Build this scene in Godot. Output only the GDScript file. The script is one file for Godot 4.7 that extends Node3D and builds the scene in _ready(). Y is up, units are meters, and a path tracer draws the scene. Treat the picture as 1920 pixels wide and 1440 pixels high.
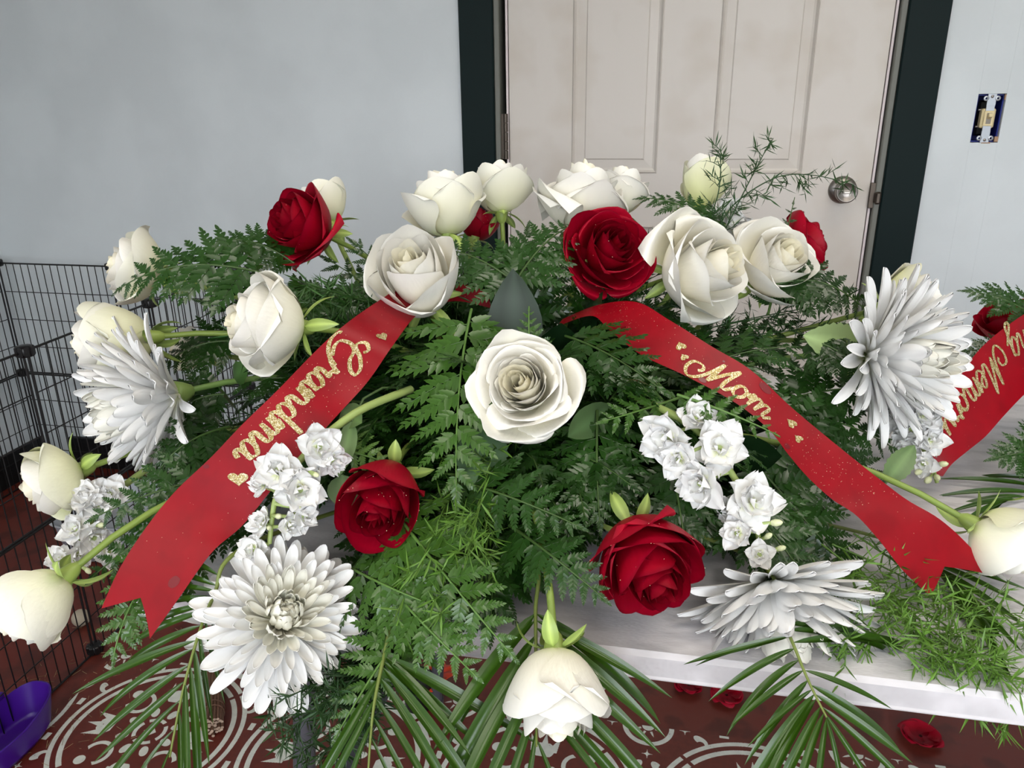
extends Node3D
# A casket spray of roses, mums, stock and fern on a white folding table in front of a door.

const F := 1462.56                      # focal length in pixels of a 1920 x 1440 picture
const EYE := Vector3(0, 1.1773, 0)
const HEART := Vector3(-0.18, 0.79, -0.86)   # the floral foam that every stem is stuck in
const TABLE_TOP := 0.74
const WALL_Z := -2.125

var rng := RandomNumberGenerator.new()
var used := {}
var M := {}
var turn: Basis


# ------------------------------------------------------------------ helpers
class MB:
	var v := PackedVector3Array()
	var n := PackedVector3Array()
	var c := PackedColorArray()
	var uv := PackedVector2Array()
	var ix := PackedInt32Array()

	func quadmesh(pts: PackedVector3Array, nu: int, nv: int, cols := PackedColorArray(), flat := Color.WHITE) -> void:
		var b := v.size()
		var nn := PackedVector3Array()
		nn.resize(pts.size())
		for j in nv:
			var j0 := j - 1 if j > 0 else j
			var j1 := j + 1 if j < nv - 1 else j
			for i in nu:
				var i0 := i - 1 if i > 0 else i
				var i1 := i + 1 if i < nu - 1 else i
				var du := pts[j * nu + i1] - pts[j * nu + i0]
				var dv := pts[j1 * nu + i] - pts[j0 * nu + i]
				var k := du.cross(dv)
				if k.length_squared() < 1e-20:
					var jm := clampi(j, 1, nv - 2) if nv > 2 else j
					k = (pts[jm * nu + i1] - pts[jm * nu + i0]).cross(pts[mini(jm + 1, nv - 1) * nu + i] - pts[maxi(jm - 1, 0) * nu + i])
				nn[j * nu + i] = k.normalized() if k.length_squared() > 1e-24 else Vector3.UP
		v.append_array(pts)
		n.append_array(nn)
		for j in nv:
			for i in nu:
				uv.append(Vector2(float(i) / (nu - 1), float(j) / (nv - 1)))
		if cols.size() == pts.size():
			c.append_array(cols)
		else:
			for k in pts.size():
				c.append(flat)
		for j in nv - 1:
			for i in nu - 1:
				var a := b + j * nu + i
				ix.append_array([a, a + nu, a + 1, a + 1, a + nu, a + nu + 1])

	func tube(pts: PackedVector3Array, r: PackedFloat32Array, sides := 6, col := Color.WHITE, caps := true) -> void:
		var b := v.size()
		var m := pts.size()
		var nrm := Vector3.UP
		for k in m:
			var t := (pts[mini(k + 1, m - 1)] - pts[maxi(k - 1, 0)]).normalized()
			if k == 0:
				nrm = t.cross(Vector3.UP if absf(t.y) < 0.9 else Vector3.RIGHT).normalized()
			nrm = (nrm - t * nrm.dot(t)).normalized()
			var bi := t.cross(nrm)
			for s in sides + 1:
				var a := TAU * s / sides
				var d := nrm * cos(a) + bi * sin(a)
				v.append(pts[k] + d * r[k])
				n.append(d)
				c.append(col)
				uv.append(Vector2(float(s) / sides, float(k) / maxi(1, m - 1)))
		var w := sides + 1
		for k in m - 1:
			for s in sides:
				var a := b + k * w + s
				ix.append_array([a, a + w, a + 1, a + 1, a + w, a + w + 1])
		if caps:
			for e in 2:
				var k := 0 if e == 0 else m - 1
				if r[k] < 1e-5:
					continue
				var t := (pts[0] - pts[1]).normalized() if e == 0 else (pts[m - 1] - pts[m - 2]).normalized()
				var at := v.size()
				v.append(pts[k]); n.append(t); c.append(col); uv.append(Vector2(0.5, 0.5))
				for s in w:
					v.append(v[b + k * w + s]); n.append(t); c.append(col); uv.append(Vector2(0, 0))
				for s in sides:
					if e == 0:
						ix.append_array([at, at + 1 + s, at + 2 + s])
					else:
						ix.append_array([at, at + 2 + s, at + 1 + s])

	func rod(a: Vector3, b: Vector3, r: float, sides := 6, col := Color.WHITE) -> void:
		tube(PackedVector3Array([a, b]), PackedFloat32Array([r, r]), sides, col)

	# surface of revolution round +Y of frame; prof = (radius, height) from bottom to top
	func lathe(prof: PackedVector2Array, frame: Transform3D, sides := 24, col := Color.WHITE) -> void:
		var b := v.size()
		var m := prof.size()
		for k in m:
			var d := prof[mini(k + 1, m - 1)] - prof[maxi(k - 1, 0)]
			var nr := Vector2(d.y, -d.x).normalized()
			for s in sides + 1:
				var a := -TAU * s / sides
				v.append(frame * Vector3(cos(a) * prof[k].x, prof[k].y, sin(a) * prof[k].x))
				n.append((frame.basis * Vector3(cos(a) * nr.x, nr.y, sin(a) * nr.x)).normalized())
				c.append(col)
				uv.append(Vector2(float(s) / sides, float(k) / (m - 1)))
		var w := sides + 1
		for k in m - 1:
			for s in sides:
				var a := b + k * w + s
				ix.append_array([a, a + w, a + 1, a + 1, a + w, a + w + 1])

	func face(p: Array, nm: Vector3, col := Color.WHITE) -> void:   # convex polygon, wound either way
		var b := v.size()
		var fl: bool = (p[1] - p[0]).cross(p[2] - p[0]).dot(nm) > 0.0
		for q in p:
			v.append(q); n.append(nm); c.append(col); uv.append(Vector2(0, 0))
		for k in range(1, p.size() - 1):
			if fl:
				ix.append_array([b, b + k + 1, b + k])
			else:
				ix.append_array([b, b + k, b + k + 1])

	# a box with chamfered edges
	func box(at: Vector3, size: Vector3, ch := 0.002, fr := Basis.IDENTITY, col := Color.WHITE) -> void:
		var h := size * 0.5
		ch = minf(ch, minf(h.x, minf(h.y, h.z)) * 0.9)
		var q := func(s: Vector3, ax: int) -> Vector3:
			var o := Vector3(s.x * (h.x - ch), s.y * (h.y - ch), s.z * (h.z - ch))
			o[ax] = s[ax] * h[ax]
			return at + fr * o
		for ax in 3:
			var u := (ax + 1) % 3
			var w := (ax + 2) % 3
			for sg in [-1.0, 1.0]:
				var nm := Vector3.ZERO
				nm[ax] = sg
				var pts := []
				for k in [[-1.0, -1.0], [1.0, -1.0], [1.0, 1.0], [-1.0, 1.0]]:
					var s := Vector3.ZERO
					s[ax] = sg; s[u] = k[0]; s[w] = k[1]
					pts.append(q.call(s, ax))
				face(pts, fr * nm, col)
			for s1 in [-1.0, 1.0]:
				for s2 in [-1.0, 1.0]:
					var nm := Vector3.ZERO
					nm[u] = s1; nm[w] = s2
					var a := Vector3.ZERO
					a[u] = s1; a[w] = s2; a[ax] = -1.0
					var b := a
					b[ax] = 1.0
					face([q.call(a, u), q.call(b, u), q.call(b, w), q.call(a, w)], fr * nm.normalized(), col)
		for sx in [-1.0, 1.0]:
			for sy in [-1.0, 1.0]:
				for sz in [-1.0, 1.0]:
					var s := Vector3(sx, sy, sz)
					face([q.call(s, 0), q.call(s, 1), q.call(s, 2)], fr * s.normalized(), col)

	func fan(k: int) -> void:       # a fan round vertex 0, wound to suit its normal
		var fl := (v[1] - v[0]).cross(v[2] - v[0]).dot(n[0]) > 0.0
		for q in k:
			if fl:
				ix.append_array([0, 2 + q, 1 + q])
			else:
				ix.append_array([0, 1 + q, 2 + q])

	func make(mat: Material) -> ArrayMesh:
		var arr := []
		arr.resize(Mesh.ARRAY_MAX)
		arr[Mesh.ARRAY_VERTEX] = v
		arr[Mesh.ARRAY_NORMAL] = n
		arr[Mesh.ARRAY_COLOR] = c
		arr[Mesh.ARRAY_TEX_UV] = uv
		arr[Mesh.ARRAY_INDEX] = ix
		var m := ArrayMesh.new()
		m.add_surface_from_arrays(Mesh.PRIMITIVE_TRIANGLES, arr)
		m.surface_set_material(0, mat)
		return m


func P(px: float, py: float, d: float) -> Vector3:      # a pixel and its distance along the lens axis, as a point of the room
	return EYE + turn * (Vector3((px - 960.0) / F, -(py - 720.0) / F, -1.0) * d)


func rf(a: float, b: float) -> float:
	return rng.randf_range(a, b)


func numbered(called: String) -> String:
	var k: int = used.get(called, 0)
	used[called] = k + 1
	return called if k == 0 else "%s_%03d" % [called, k]


func tag(o: Node3D, label: String, category: String, group := "", kind := "") -> Node3D:
	if label: o.set_meta("label", label)
	if category: o.set_meta("category", category)
	if group: o.set_meta("group", group)
	if kind: o.set_meta("kind", kind)
	return o


func thing(called: String, label: String, category: String, at := Transform3D.IDENTITY, group := "") -> Node3D:
	var o := Node3D.new()
	o.name = numbered(called)
	add_child(o)
	o.transform = at
	return tag(o, label, category, group)


func part(called: String, mesh: Mesh, parent: Node3D, at := Transform3D.IDENTITY) -> MeshInstance3D:
	var o := MeshInstance3D.new()
	o.name = called
	o.mesh = mesh
	o.transform = at
	parent.add_child(o, true)
	return o


func struct(called: String, mesh: Mesh, label := "", category := "") -> MeshInstance3D:
	var o := MeshInstance3D.new()
	o.name = called
	o.mesh = mesh
	add_child(o)
	tag(o, label, category, "", "structure")
	return o


func solo(called: String, mesh: Mesh, label: String, category: String, group := "", at := Transform3D.IDENTITY) -> MeshInstance3D:
	var o := MeshInstance3D.new()
	o.name = numbered(called)
	o.mesh = mesh
	o.transform = at
	add_child(o)
	tag(o, label, category, group)
	return o


func mat(col: Color, rough := 0.5, metal := 0.0, vcol := false) -> StandardMaterial3D:
	var m := StandardMaterial3D.new()
	m.albedo_color = col
	m.roughness = rough
	m.metallic = metal
	m.vertex_color_use_as_albedo = vcol
	m.cull_mode = BaseMaterial3D.CULL_DISABLED
	return m


func noise_tex(freq: float, ramp: Array, offs: Array, size := 256, kind := FastNoiseLite.TYPE_SIMPLEX_SMOOTH, sd := 1, normal := false) -> NoiseTexture2D:
	var nz := FastNoiseLite.new()
	nz.noise_type = kind
	nz.frequency = freq
	nz.seed = sd
	nz.fractal_octaves = 4
	var t := NoiseTexture2D.new()
	t.width = size
	t.height = size
	t.seamless = true
	t.noise = nz
	if normal:
		t.as_normal_map = true
		t.bump_strength = 2.0
	elif ramp.size():
		var g := Gradient.new()
		g.offsets = PackedFloat32Array(offs)
		g.colors = PackedColorArray(ramp)
		t.color_ramp = g
	return t


func frame_along(at: Vector3, y: Vector3, hint: Vector3) -> Transform3D:     # +Y along y, +Z as near to hint as it goes
	var yy := y.normalized()
	var zz := hint - yy * hint.dot(yy)
	if zz.length() < 1e-4:
		zz = Vector3.RIGHT - yy * yy.x
	zz = zz.normalized()
	return Transform3D(Basis(yy.cross(zz), yy, zz), at)


func bez(a: Vector3, b: Vector3, c: Vector3, t: float) -> Vector3:
	return a * (1 - t) * (1 - t) + b * 2 * t * (1 - t) + c * t * t


func curve(a: Vector3, b: Vector3, c: Vector3, k: int) -> PackedVector3Array:
	var o := PackedVector3Array()
	for i in k + 1:
		o.append(bez(a, b, c, float(i) / k))
	return o


func radii(a: float, b: float, k: int) -> PackedFloat32Array:
	var o := PackedFloat32Array()
	for i in k + 1:
		o.append(lerpf(a, b, float(i) / k))
	return o


func spline(p: Array, k: int) -> Array:            # Catmull-Rom through Vector2 or Vector3 points
	var o := []
	var m := p.size()
	for i in m - 1:
		for j in k:
			o.append(p[i].cubic_interpolate(p[i + 1], p[maxi(i - 1, 0)], p[mini(i + 2, m - 1)], float(j) / k))
	o.append(p[m - 1])
	return o


# ------------------------------------------------------------------ materials
func materials() -> void:
	# painted wall: pale blue grey with a faint roller texture
	var w := mat(Color(0.82, 0.85, 0.86), 0.55)
	w.albedo_texture = noise_tex(0.006, [Color(0.97, 0.97, 0.97), Color(1, 1, 1)], [0.3, 0.7], 512)
	w.uv1_triplanar = true
	w.uv1_world_triplanar = true
	w.uv1_scale = Vector3.ONE * 0.8
	w.normal_enabled = true
	w.normal_texture = noise_tex(0.08, [], [], 512, FastNoiseLite.TYPE_SIMPLEX_SMOOTH, 4, true)
	w.normal_scale = 0.04
	M.wall = w
	M.ceiling = mat(Color(0.9, 0.9, 0.89), 0.8)
	M.trim = mat(Color(0.055, 0.115, 0.115), 0.5)
	M.trim.metallic_specular = 0.25
	var d := mat(Color(0.80, 0.78, 0.75), 0.42)
	d.albedo_texture = noise_tex(0.006, [Color(0.965, 0.955, 0.94), Color(1, 1, 1), Color(1, 1, 1)], [0.1, 0.5, 0.9], 512, FastNoiseLite.TYPE_SIMPLEX_SMOOTH, 9)
	d.uv1_triplanar = true
	d.uv1_world_triplanar = true
	d.uv1_scale = Vector3.ONE * 1.3
	M.door = d
	M.jamb = mat(Color(0.42, 0.43, 0.40), 0.5)
	M.strip = mat(Color(0.87, 0.83, 0.83), 0.5)
	M.gap = mat(Color(0.16, 0.14, 0.13), 0.8)
	M.steel = mat(Color(0.58, 0.56, 0.54), 0.36, 1.0)
	M.dark_steel = mat(Color(0.35, 0.32, 0.29), 0.4, 0.9)
	M.zinc = mat(Color(0.66, 0.68, 0.7), 0.35, 0.7)
	M.ivory = mat(Color(0.86, 0.8, 0.62), 0.4)
	M.box_blue = mat(Color(0.03, 0.12, 0.48), 0.5)
	M.raw_board = mat(Color(0.66, 0.54, 0.44), 0.9)
	M.wire = mat(Color(0.035, 0.035, 0.04), 0.4)
	M.purple = mat(Color(0.25, 0.06, 0.52), 0.35)
	M.pan = mat(Color(0.72, 0.74, 0.77), 0.5)
	M.baseboard = mat(Color(0.075, 0.085, 0.09), 0.45)
	# table: moulded white plastic with faint scuffs
	var t := mat(Color(0.86, 0.85, 0.86), 0.42)
	t.albedo_texture = noise_tex(0.02, [Color(0.9, 0.9, 0.9), Color(1, 1, 1)], [0.25, 0.55], 512, FastNoiseLite.TYPE_SIMPLEX_SMOOTH, 21)
	t.uv1_triplanar = true
	t.uv1_scale = Vector3(0.9, 0.9, 3.0)
	t.normal_enabled = true
	t.normal_texture = noise_tex(0.3, [], [], 512, FastNoiseLite.TYPE_SIMPLEX, 5, true)
	t.normal_scale = 0.15
	M.table = t
	# painted concrete floor
	var f := mat(Color(0.41, 0.16, 0.115), 0.5)
	f.albedo_texture = noise_tex(0.012, [Color(0.8, 0.78, 0.76), Color(1, 1, 1), Color(1.0, 0.93, 0.9)], [0.2, 0.5, 0.8], 512, FastNoiseLite.TYPE_SIMPLEX_SMOOTH, 31)
	f.uv1_triplanar = true
	f.uv1_world_triplanar = true
	f.uv1_scale = Vector3.ONE * 1.7
	M.floor = f
	var s := mat(Color.WHITE, 0.45)
	s.albedo_texture = stencil()
	M.stencil = s
	# flowers: vertex colours carry the pigment, thin petals let light through
	var p := mat(Color.WHITE, 0.55, 0.0, true)
	p.backlight = Color(0.75, 0.75, 0.7)
	p.normal_enabled = true
	p.normal_texture = noise_tex(0.03, [], [], 256, FastNoiseLite.TYPE_SIMPLEX_SMOOTH, 7, true)
	p.normal_scale = 0.35
	p.uv1_scale = Vector3(2.2, 0.35, 1)
	p.rim_enabled = true
	p.rim = 0.15
	M.petal = p
	var r := mat(Color.WHITE, 0.5, 0.0, true)
	r.backlight = Color(0.12, 0.1, 0.1)
	r.normal_enabled = true
	r.normal_texture = p.normal_texture
	r.normal_scale = 0.35
	r.uv1_scale = Vector3(2.2, 0.35, 1)
	r.metallic_specular = 0.3
	M.red_petal = r
	var l := mat(Color.WHITE, 0.28, 0.0, true)
	l.backlight = Color(0.1, 0.12, 0.05)
	l.metallic_specular = 0.5
	M.leaf = l
	var g := mat(Color.WHITE, 0.45, 0.0, true)
	g.backlight = Color(0.3, 0.3, 0.2)
	M.soft_leaf = g
	M.stem = mat(Color.WHITE, 0.42, 0.0, true)
	M.foam = mat(Color(0.08, 0.16, 0.07), 0.95)
	# satin ribbon and gold glitter
	var b := mat(Color(0.57, 0.012, 0.085), 0.40)
	b.metallic_specular = 0.35
	b.backlight = Color(0.14, 0.14, 0.14)
	b.albedo_texture = noise_tex(0.02, [Color(0.9, 0.88, 0.9), Color(1, 1, 1)], [0.3, 0.6], 256, FastNoiseLite.TYPE_SIMPLEX_SMOOTH, 41)
	b.uv1_triplanar = true
	b.uv1_scale = Vector3.ONE * 4.0
	M.ribbon = b
	M.stain = mat(Color(0.44, 0.02, 0.09), 0.3)
	var gi := Image.create(256, 256, false, Image.FORMAT_RGB8)
	var gr := RandomNumberGenerator.new()
	gr.seed = 5
	for y in 256:
		for x in 256:
			var q := gr.randf()
			gi.set_pixel(x, y, Color(0.42, 0.34, 0.13).lerp(Color(0.86, 0.78, 0.5), q) if q < 0.8 else Color(1.0, 0.98, 0.86))
	var go := mat(Color.WHITE, 0.38, 0.35)
	go.albedo_texture = ImageTexture.create_from_image(gi)
	go.texture_filter = BaseMaterial3D.TEXTURE_FILTER_NEAREST
	go.uv1_triplanar = true
	go.uv1_world_triplanar = true
	go.uv1_scale = Vector3.ONE * 6.5
	M.gold = go
	M.spark = mat(Color(0.98, 0.92, 0.75), 0.2, 0.3)
	M.twig = mat(Color.WHITE, 0.8, 0.0, true)
	M.black = mat(Color(0.05, 0.05, 0.055), 0.5)
	M.legs = mat(Color(0.3, 0.3, 0.33), 0.45, 0.3)


# the repeating stencil print of the floor: one tile with a double ring, tulips and curls
func stencil() -> ImageTexture:
	var N := 640
	var paint := PackedByteArray()
	paint.resize(N * N)
	var disc := func(cx: float, cy: float, r: float) -> void: pass
	var tile := 0.391
	for y in N / 2 + 1:
		for x in N / 2 + 1:
			# offsets from the tile's centre, one quarter; the rest by symmetry
			var p := Vector2((x + 0.5) / N * tile, (y + 0.5) / N * tile)
			var on := false
			var r := p.length()
			var q := p if p.x >= p.y else Vector2(p.y, p.x)      # folded on the diagonal
			var ang := atan2(q.y, q.x)
			# double ring, broken at the diagonals
			var cut := absf(ang - PI / 4) * r < 0.0035
			if not cut and (absf(r - 0.181) < 0.0048 or absf(r - 0.161) < 0.0052):
				on = true
			# small rings in the corners between the big ones
			var e := Vector2(tile / 2, tile / 2) - q
			var er := e.length()
			if absf(er - 0.046) < 0.0048:
				on = true
			if er < 0.036:
				var ea := fposmod(atan2(e.y, e.x), PI / 4) - PI / 8
				if er < 0.012 or er < 0.030 - 0.045 * absf(ea) * 2.0 and er > 0.015:
					on = true
			# tulip pointing outwards along the axis: bowl and three pointed petals
			var t := q - Vector2(0.085, 0.0)
			if t.x > -0.004 and t.x < 0.058:
				var ay := t.y
				if Vector2(t.x - 0.012, ay).length() < 0.0205:
					on = true
				var s := t.x
				if s > 0.008 and ay < 0.011 * (1.0 - (s - 0.008) / 0.048):
					on = true
				var side := 0.016 + 0.35 * (s - 0.01)
				if s > 0.008 and absf(ay - side) < 0.010 * (1.0 - (s - 0.008) / 0.042):
					on = true
				if s > 0.018 and ay > 0.0105 * (1.0 - (s - 0.01) / 0.046) and ay < 0.014 + 0.25 * (s - 0.018) - 0.004 and s > 0.03:
					on = false
			# curls beside the tulips, on the diagonal
			var dg := (q - Vector2(0.068, 0.068)).rotated(-PI / 4)
			if absf(Vector2(dg.x, dg.y * 1.0).length() - 0.026) < 0.0042 and dg.x < 0.012:
				on = true
			if Vector2(dg.x - 0.030, dg.y).length() < 0.011:
				on = true
			var knot := (q - Vector2(0.048, 0.020)).rotated(-0.4)
			if Vector2(knot.x / 1.5, knot.y).length() < 0.0085:
				on = true
			if absf(r - 0.030) < 0.004 and not (absf(ang - PI / 4) < 0.16):
				on = true
			if r < 0.014 and r > 0.0:
				on = absf(q.x) + absf(q.y) < 0.014
			# leaves and stars on the tile's edge between the big rings
			var m := Vector2(tile / 2 - q.x, q.y)
			var lf := (m - Vector2(0.020, 0.094)).rotated(0.9)
			if Vector2(lf.x / 1.9, lf.y).length() < 0.0085 and Vector2(lf.x - 0.006, lf.y - 0.009).length() > 0.008:
				on = true
			var st := (m - Vector2(0.0, 0.124)).abs()
			if st.x + st.y + 6.0 * sqrt(st.x * st.y) < 0.021:
				on = true
			if m.y < 0.058 and m.y > 0.040 and m.x < 0.0055:
				on = true
			if on:
				for sx in [N / 2 + x, N / 2 - 1 - x]:
					for sy in [N / 2 + y, N / 2 - 1 - y]:
						if sx >= 0 and sx < N and sy >= 0 and sy < N:
							paint[sy * N + sx] = 1
	var wear := FastNoiseLite.new()
	wear.frequency = 0.03
	wear.seed = 12
	var im := Image.create(N, N, false, Image.FORMAT_RGB8)
	for y in N:
		for x in N:
			var k := wear.get_noise_2d(x, y)
			if paint[y * N + x] == 1 and k > -0.62:
				im.set_pixel(x, y, Color(0.87, 0.88, 0.83) * (0.97 + 0.06 * k))
			else:
				im.set_pixel(x, y, Color(0.40, 0.155, 0.11) * (0.97 + 0.1 * k))
	return ImageTexture.create_from_image(im)


# ------------------------------------------------------------------ flowers
var blooms := []          # [place, radius]: what the filling greenery keeps clear of

func seen_at(p: Vector3) -> Vector3:      # pixel and distance of a point
	var q := turn.inverse() * (p - EYE)
	return Vector3(960 + F * q.x / -q.z, 720 - F * q.y / -q.z, -q.z)


func blocks(base: Vector3, mid: Vector3, tip: Vector3, pad: float) -> bool:
	for k in 5:
		var s := seen_at(bez(base, mid, tip, 0.45 + 0.1375 * k))
		for b in blooms:
			var c: Vector3 = b[0]
			if Vector2(s.x - c.x, s.y - c.y).length() < b[1] + pad * F / s.z and s.z < c.z + 0.03:
				return true
	return false


func petal_mesh(t: float, R: float, L: float, open: float, red: bool, green: float, wild: float) -> ArrayMesh:
	# t = 0 the innermost petal, 1 the outermost
	var nu := 13
	var nv := 12
	var W := lerpf(2.3, 1.22, pow(t, 0.6)) * rf(0.94, 1.08)
	var rm := lerpf(0.13, 0.86, pow(t, 0.9))
	var rt := lerpf(0.09, 0.80, pow(t, 0.95)) * (0.90 + 0.18 * open)
	var top := 1.0 - 0.03 * t - 0.20 * open * open * pow(t, 1.5) + rf(-0.03, 0.03)
	if t < 0.12: top -= 0.02
	var splay := maxf(0.0, t - 0.55) * open * 0.6 * rf(0.3, 1.4)
	var curl := sqrt(maxf(0.0, t - 0.05)) * (0.30 + 0.70 * open) * rf(0.5, 1.3)
	var roll := maxf(0.0, t - 0.15) * rf(0.4, 1.2)
	if open >= 1.0:
		roll *= 1.6
	if t > 0.72:      # the guard petals stand off the flower
		splay += rf(0.0, 0.2)
		roll *= rf(0.8, 1.7)
	var point := 0.16 if open >= 1.0 and t > 0.75 else 0.05
	var ph := rf(0, TAU)
	var skew := lerpf(0.22, 0.10, t)
	var lean := rf(-0.10, 0.10) * wild
	var lop := rf(-0.5, 0.5) * wild
	var asp := L / R
	var pts := PackedVector3Array()
	var cols := PackedColorArray()
	var cs := cos(splay)
	var sn := sin(splay)
	for j in nv:
		var v := float(j) / (nv - 1)
		var e := maxf(0.0, v - 0.46) / 0.54
		var a := 1.0 - v
		var r0 := a * a * a * 0.10 + 3 * a * a * v * rm * 0.92 + 3 * a * v * v * rm * 1.16 + v * v * v * rt
		var y0 := 3 * a * a * v * 0.06 + 3 * a * v * v * 0.62 + v * v * v * top
		var wv := W * (0.40 + 0.60 * smoothstep(0.0, 0.58, v)) * (1.0 - 0.22 * pow(v, 7.0))
		for i in nu:
			var u := float(i) / (nu - 1) * 2.0 - 1.0
			var au := absf(u)
			var r := r0 * (1.0 + skew * u * (0.4 + 0.6 * v))
			var y := y0 - (0.10 + 0.13 * t) * pow(au, 2.4) * smoothstep(0.35, 1.0, v)
			# the lip rolls outwards and down; its sides roll more than the middle and leave a point
			var side := smoothstep(0.25, 1.0, au) * (1.0 + lop * signf(u))
			r += e * e * (curl * 0.19 + roll * side * 0.13)
			y -= e * e * e * e * (curl * 0.15 + roll * side * 0.05)
			y += point * exp(-u * u * 14.0) * e * e * t
			r += (0.022 * sin(u * 4.3 + ph) * (0.3 + t) + 0.010 * sin(u * 9.0 + v * 5.0 + ph * 2.0) * wild) * v * v
			y += 0.016 * sin(u * 4.0 + ph * 1.7) * e
			var r2 := 0.08 + (r - 0.08) * cs + y * sn * asp
			var y2 := y * cs - (r - 0.08) * sn / asp
			var ang := u * wv + lean * v
			pts.append(Vector3(sin(ang) * r2 * R, y2 * L, cos(ang) * r2 * R))
			var col: Color
			if red:
				col = Color(0.20, 0.0012, 0.008).lerp(Color(0.37, 0.0025, 0.018), smoothstep(0.1, 0.9, v) * (0.3 + 0.7 * t))
				col = col.lerp(Color(0.12, 0.001, 0.010), 0.5 * smoothstep(0.93, 1.0, v))
			else:
				var core := Color(0.95, 0.90, 0.70)
				var mid := Color(0.90, 0.86, 0.71)
				col = core.lerp(mid, smoothstep(0.0, 0.45, t)).lerp(Color(0.87, 0.85, 0.785), smoothstep(0.35, 0.95, v) * smoothstep(0.1, 0.6, t))
				col = col.lerp(Color(0.70, 0.72, 0.32), (1.0 - smoothstep(0.0, 0.36, v)) * 0.75)
				if green > 0.0 and t > 0.8:
					col = col.lerp(Color(0.66, 0.70, 0.26), green * (1.0 - smoothstep(0.2, 1.0, v) * 0.5))
			cols.append(col)
	var b := MB.new()
	b.quadmesh(pts, nu, nv, cols)
	return b.make(M.red_petal if red else M.petal)


# leaf-like blade along +Y, facing +Z: half width w, bend along its length, fold along the midrib
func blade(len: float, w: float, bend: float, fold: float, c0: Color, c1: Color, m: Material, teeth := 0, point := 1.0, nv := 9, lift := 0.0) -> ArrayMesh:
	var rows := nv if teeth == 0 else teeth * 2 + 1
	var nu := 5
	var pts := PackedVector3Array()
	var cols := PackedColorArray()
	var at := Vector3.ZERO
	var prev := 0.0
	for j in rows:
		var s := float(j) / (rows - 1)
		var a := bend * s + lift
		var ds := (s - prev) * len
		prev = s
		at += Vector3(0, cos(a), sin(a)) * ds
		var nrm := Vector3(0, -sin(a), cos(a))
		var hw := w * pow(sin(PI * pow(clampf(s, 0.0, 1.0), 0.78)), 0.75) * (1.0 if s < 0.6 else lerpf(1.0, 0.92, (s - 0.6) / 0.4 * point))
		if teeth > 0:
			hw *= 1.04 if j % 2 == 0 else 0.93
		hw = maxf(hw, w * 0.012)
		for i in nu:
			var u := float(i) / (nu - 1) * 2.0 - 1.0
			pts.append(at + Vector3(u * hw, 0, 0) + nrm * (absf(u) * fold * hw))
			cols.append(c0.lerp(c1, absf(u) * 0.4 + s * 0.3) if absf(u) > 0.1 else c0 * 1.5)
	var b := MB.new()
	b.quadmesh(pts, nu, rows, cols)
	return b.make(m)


func make_rose(called: String, base: Vector3, tip: Vector3, R: float, red: bool, open: float, n: int, label: String, group := "", green := 0.0, stem_to := HEART, stem := true, roll0 := -1.0) -> Node3D:
	var axis := tip - base
	var L := axis.length()
	var mid := seen_at(base.lerp(tip, 0.55))
	blooms.append([mid, maxf(R, L * 0.5) * F / mid.z])
	var fr := frame_along(base, axis, EYE - base)
	var o := thing(called, label, "rose", fr, group)
	var phi := rf(0, TAU) if roll0 < 0.0 else roll0
	for k in n:
		var t := float(k) / (n - 1)
		var m := petal_mesh(t, R, L, open, red, green * rf(0.3, 1.0), 1.0)
		part("petal", m, o, Transform3D(Basis(Vector3.UP, phi) * Basis(Vector3.RIGHT, rf(-0.03, 0.03)), Vector3.ZERO))
		phi += 2.39996 + rf(-0.18, 0.18)
	if red:
		var dew := MB.new()
		for k in 46:
			var pt: Node3D = o.get_child(rng.randi_range(n / 3, n - 1))
			var vs: PackedVector3Array = (pt as MeshInstance3D).mesh.surface_get_arrays(0)[Mesh.ARRAY_VERTEX]
			var q := pt.transform * vs[rng.randi_range(vs.size() * 6 / 10, vs.size() - 1)]
			q += Vector3(q.x, 0.0, q.z).normalized() * 0.0002 + Vector3(0, 0.0002, 0)
			var dr := rf(0.00018, 0.0004)
			dew.lathe(PackedVector2Array([Vector2(0, -dr), Vector2(dr * 0.8, -dr * 0.5), Vector2(dr, 0), Vector2(dr * 0.8, dr * 0.5), Vector2(0, dr)]), Transform3D(Basis.IDENTITY, q), 6)
		part("dew", dew.make(M.spark), o).set_meta("kind", "stuff")
	# green hip and sepals
	var hip := MB.new()
	var gcol := Color(0.30, 0.40, 0.09)
	hip.lathe(PackedVector2Array([Vector2(0.003, -0.014), Vector2(0.0062, -0.010), Vector2(0.0078, -0.004), Vector2(0.009, 0.001), Vector2(0.0095, 0.003)]), Transform3D.IDENTITY, 14, gcol)
	part("calyx", hip.make(M.stem), o)
	for k in 5:
		var sl := R * rf(0.75, 1.15)
		var sm := blade(sl, 0.0065, rf(0.5, 1.6), 0.25, Color(0.33, 0.43, 0.11), Color(0.22, 0.34, 0.07), M.soft_leaf, 0, 1.0, 8)
		var az := TAU * k / 5.0 + rf(-0.2, 0.2) + 0.3
		var out := Basis(Vector3.UP, az)
		var lean := rf(0.9, 2.3)
		part("sepal", sm, o, Transform3D(out * Basis(Vector3.RIGHT, lean), out * Vector3(0, 0.0, 0.0075)))
	if stem:
		var inv := fr.affine_inverse()
		var foot := inv * (stem_to + Vector3(rf(-0.09, 0.09), rf(-0.03, 0.02), rf(-0.04, 0.04)))
		var st := MB.new()
		var d := foot.length()
		var pts := curve(Vector3(0, -0.010, 0), Vector3(0, -0.010 - d * 0.42, 0), foot, 10)
		st.tube(pts, radii(0.0031, 0.0036, 10), 8, Color(0.22, 0.31, 0.06))
		part("stem", st.make(M.stem), o)
	return o


var mum_bits := {}

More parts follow.
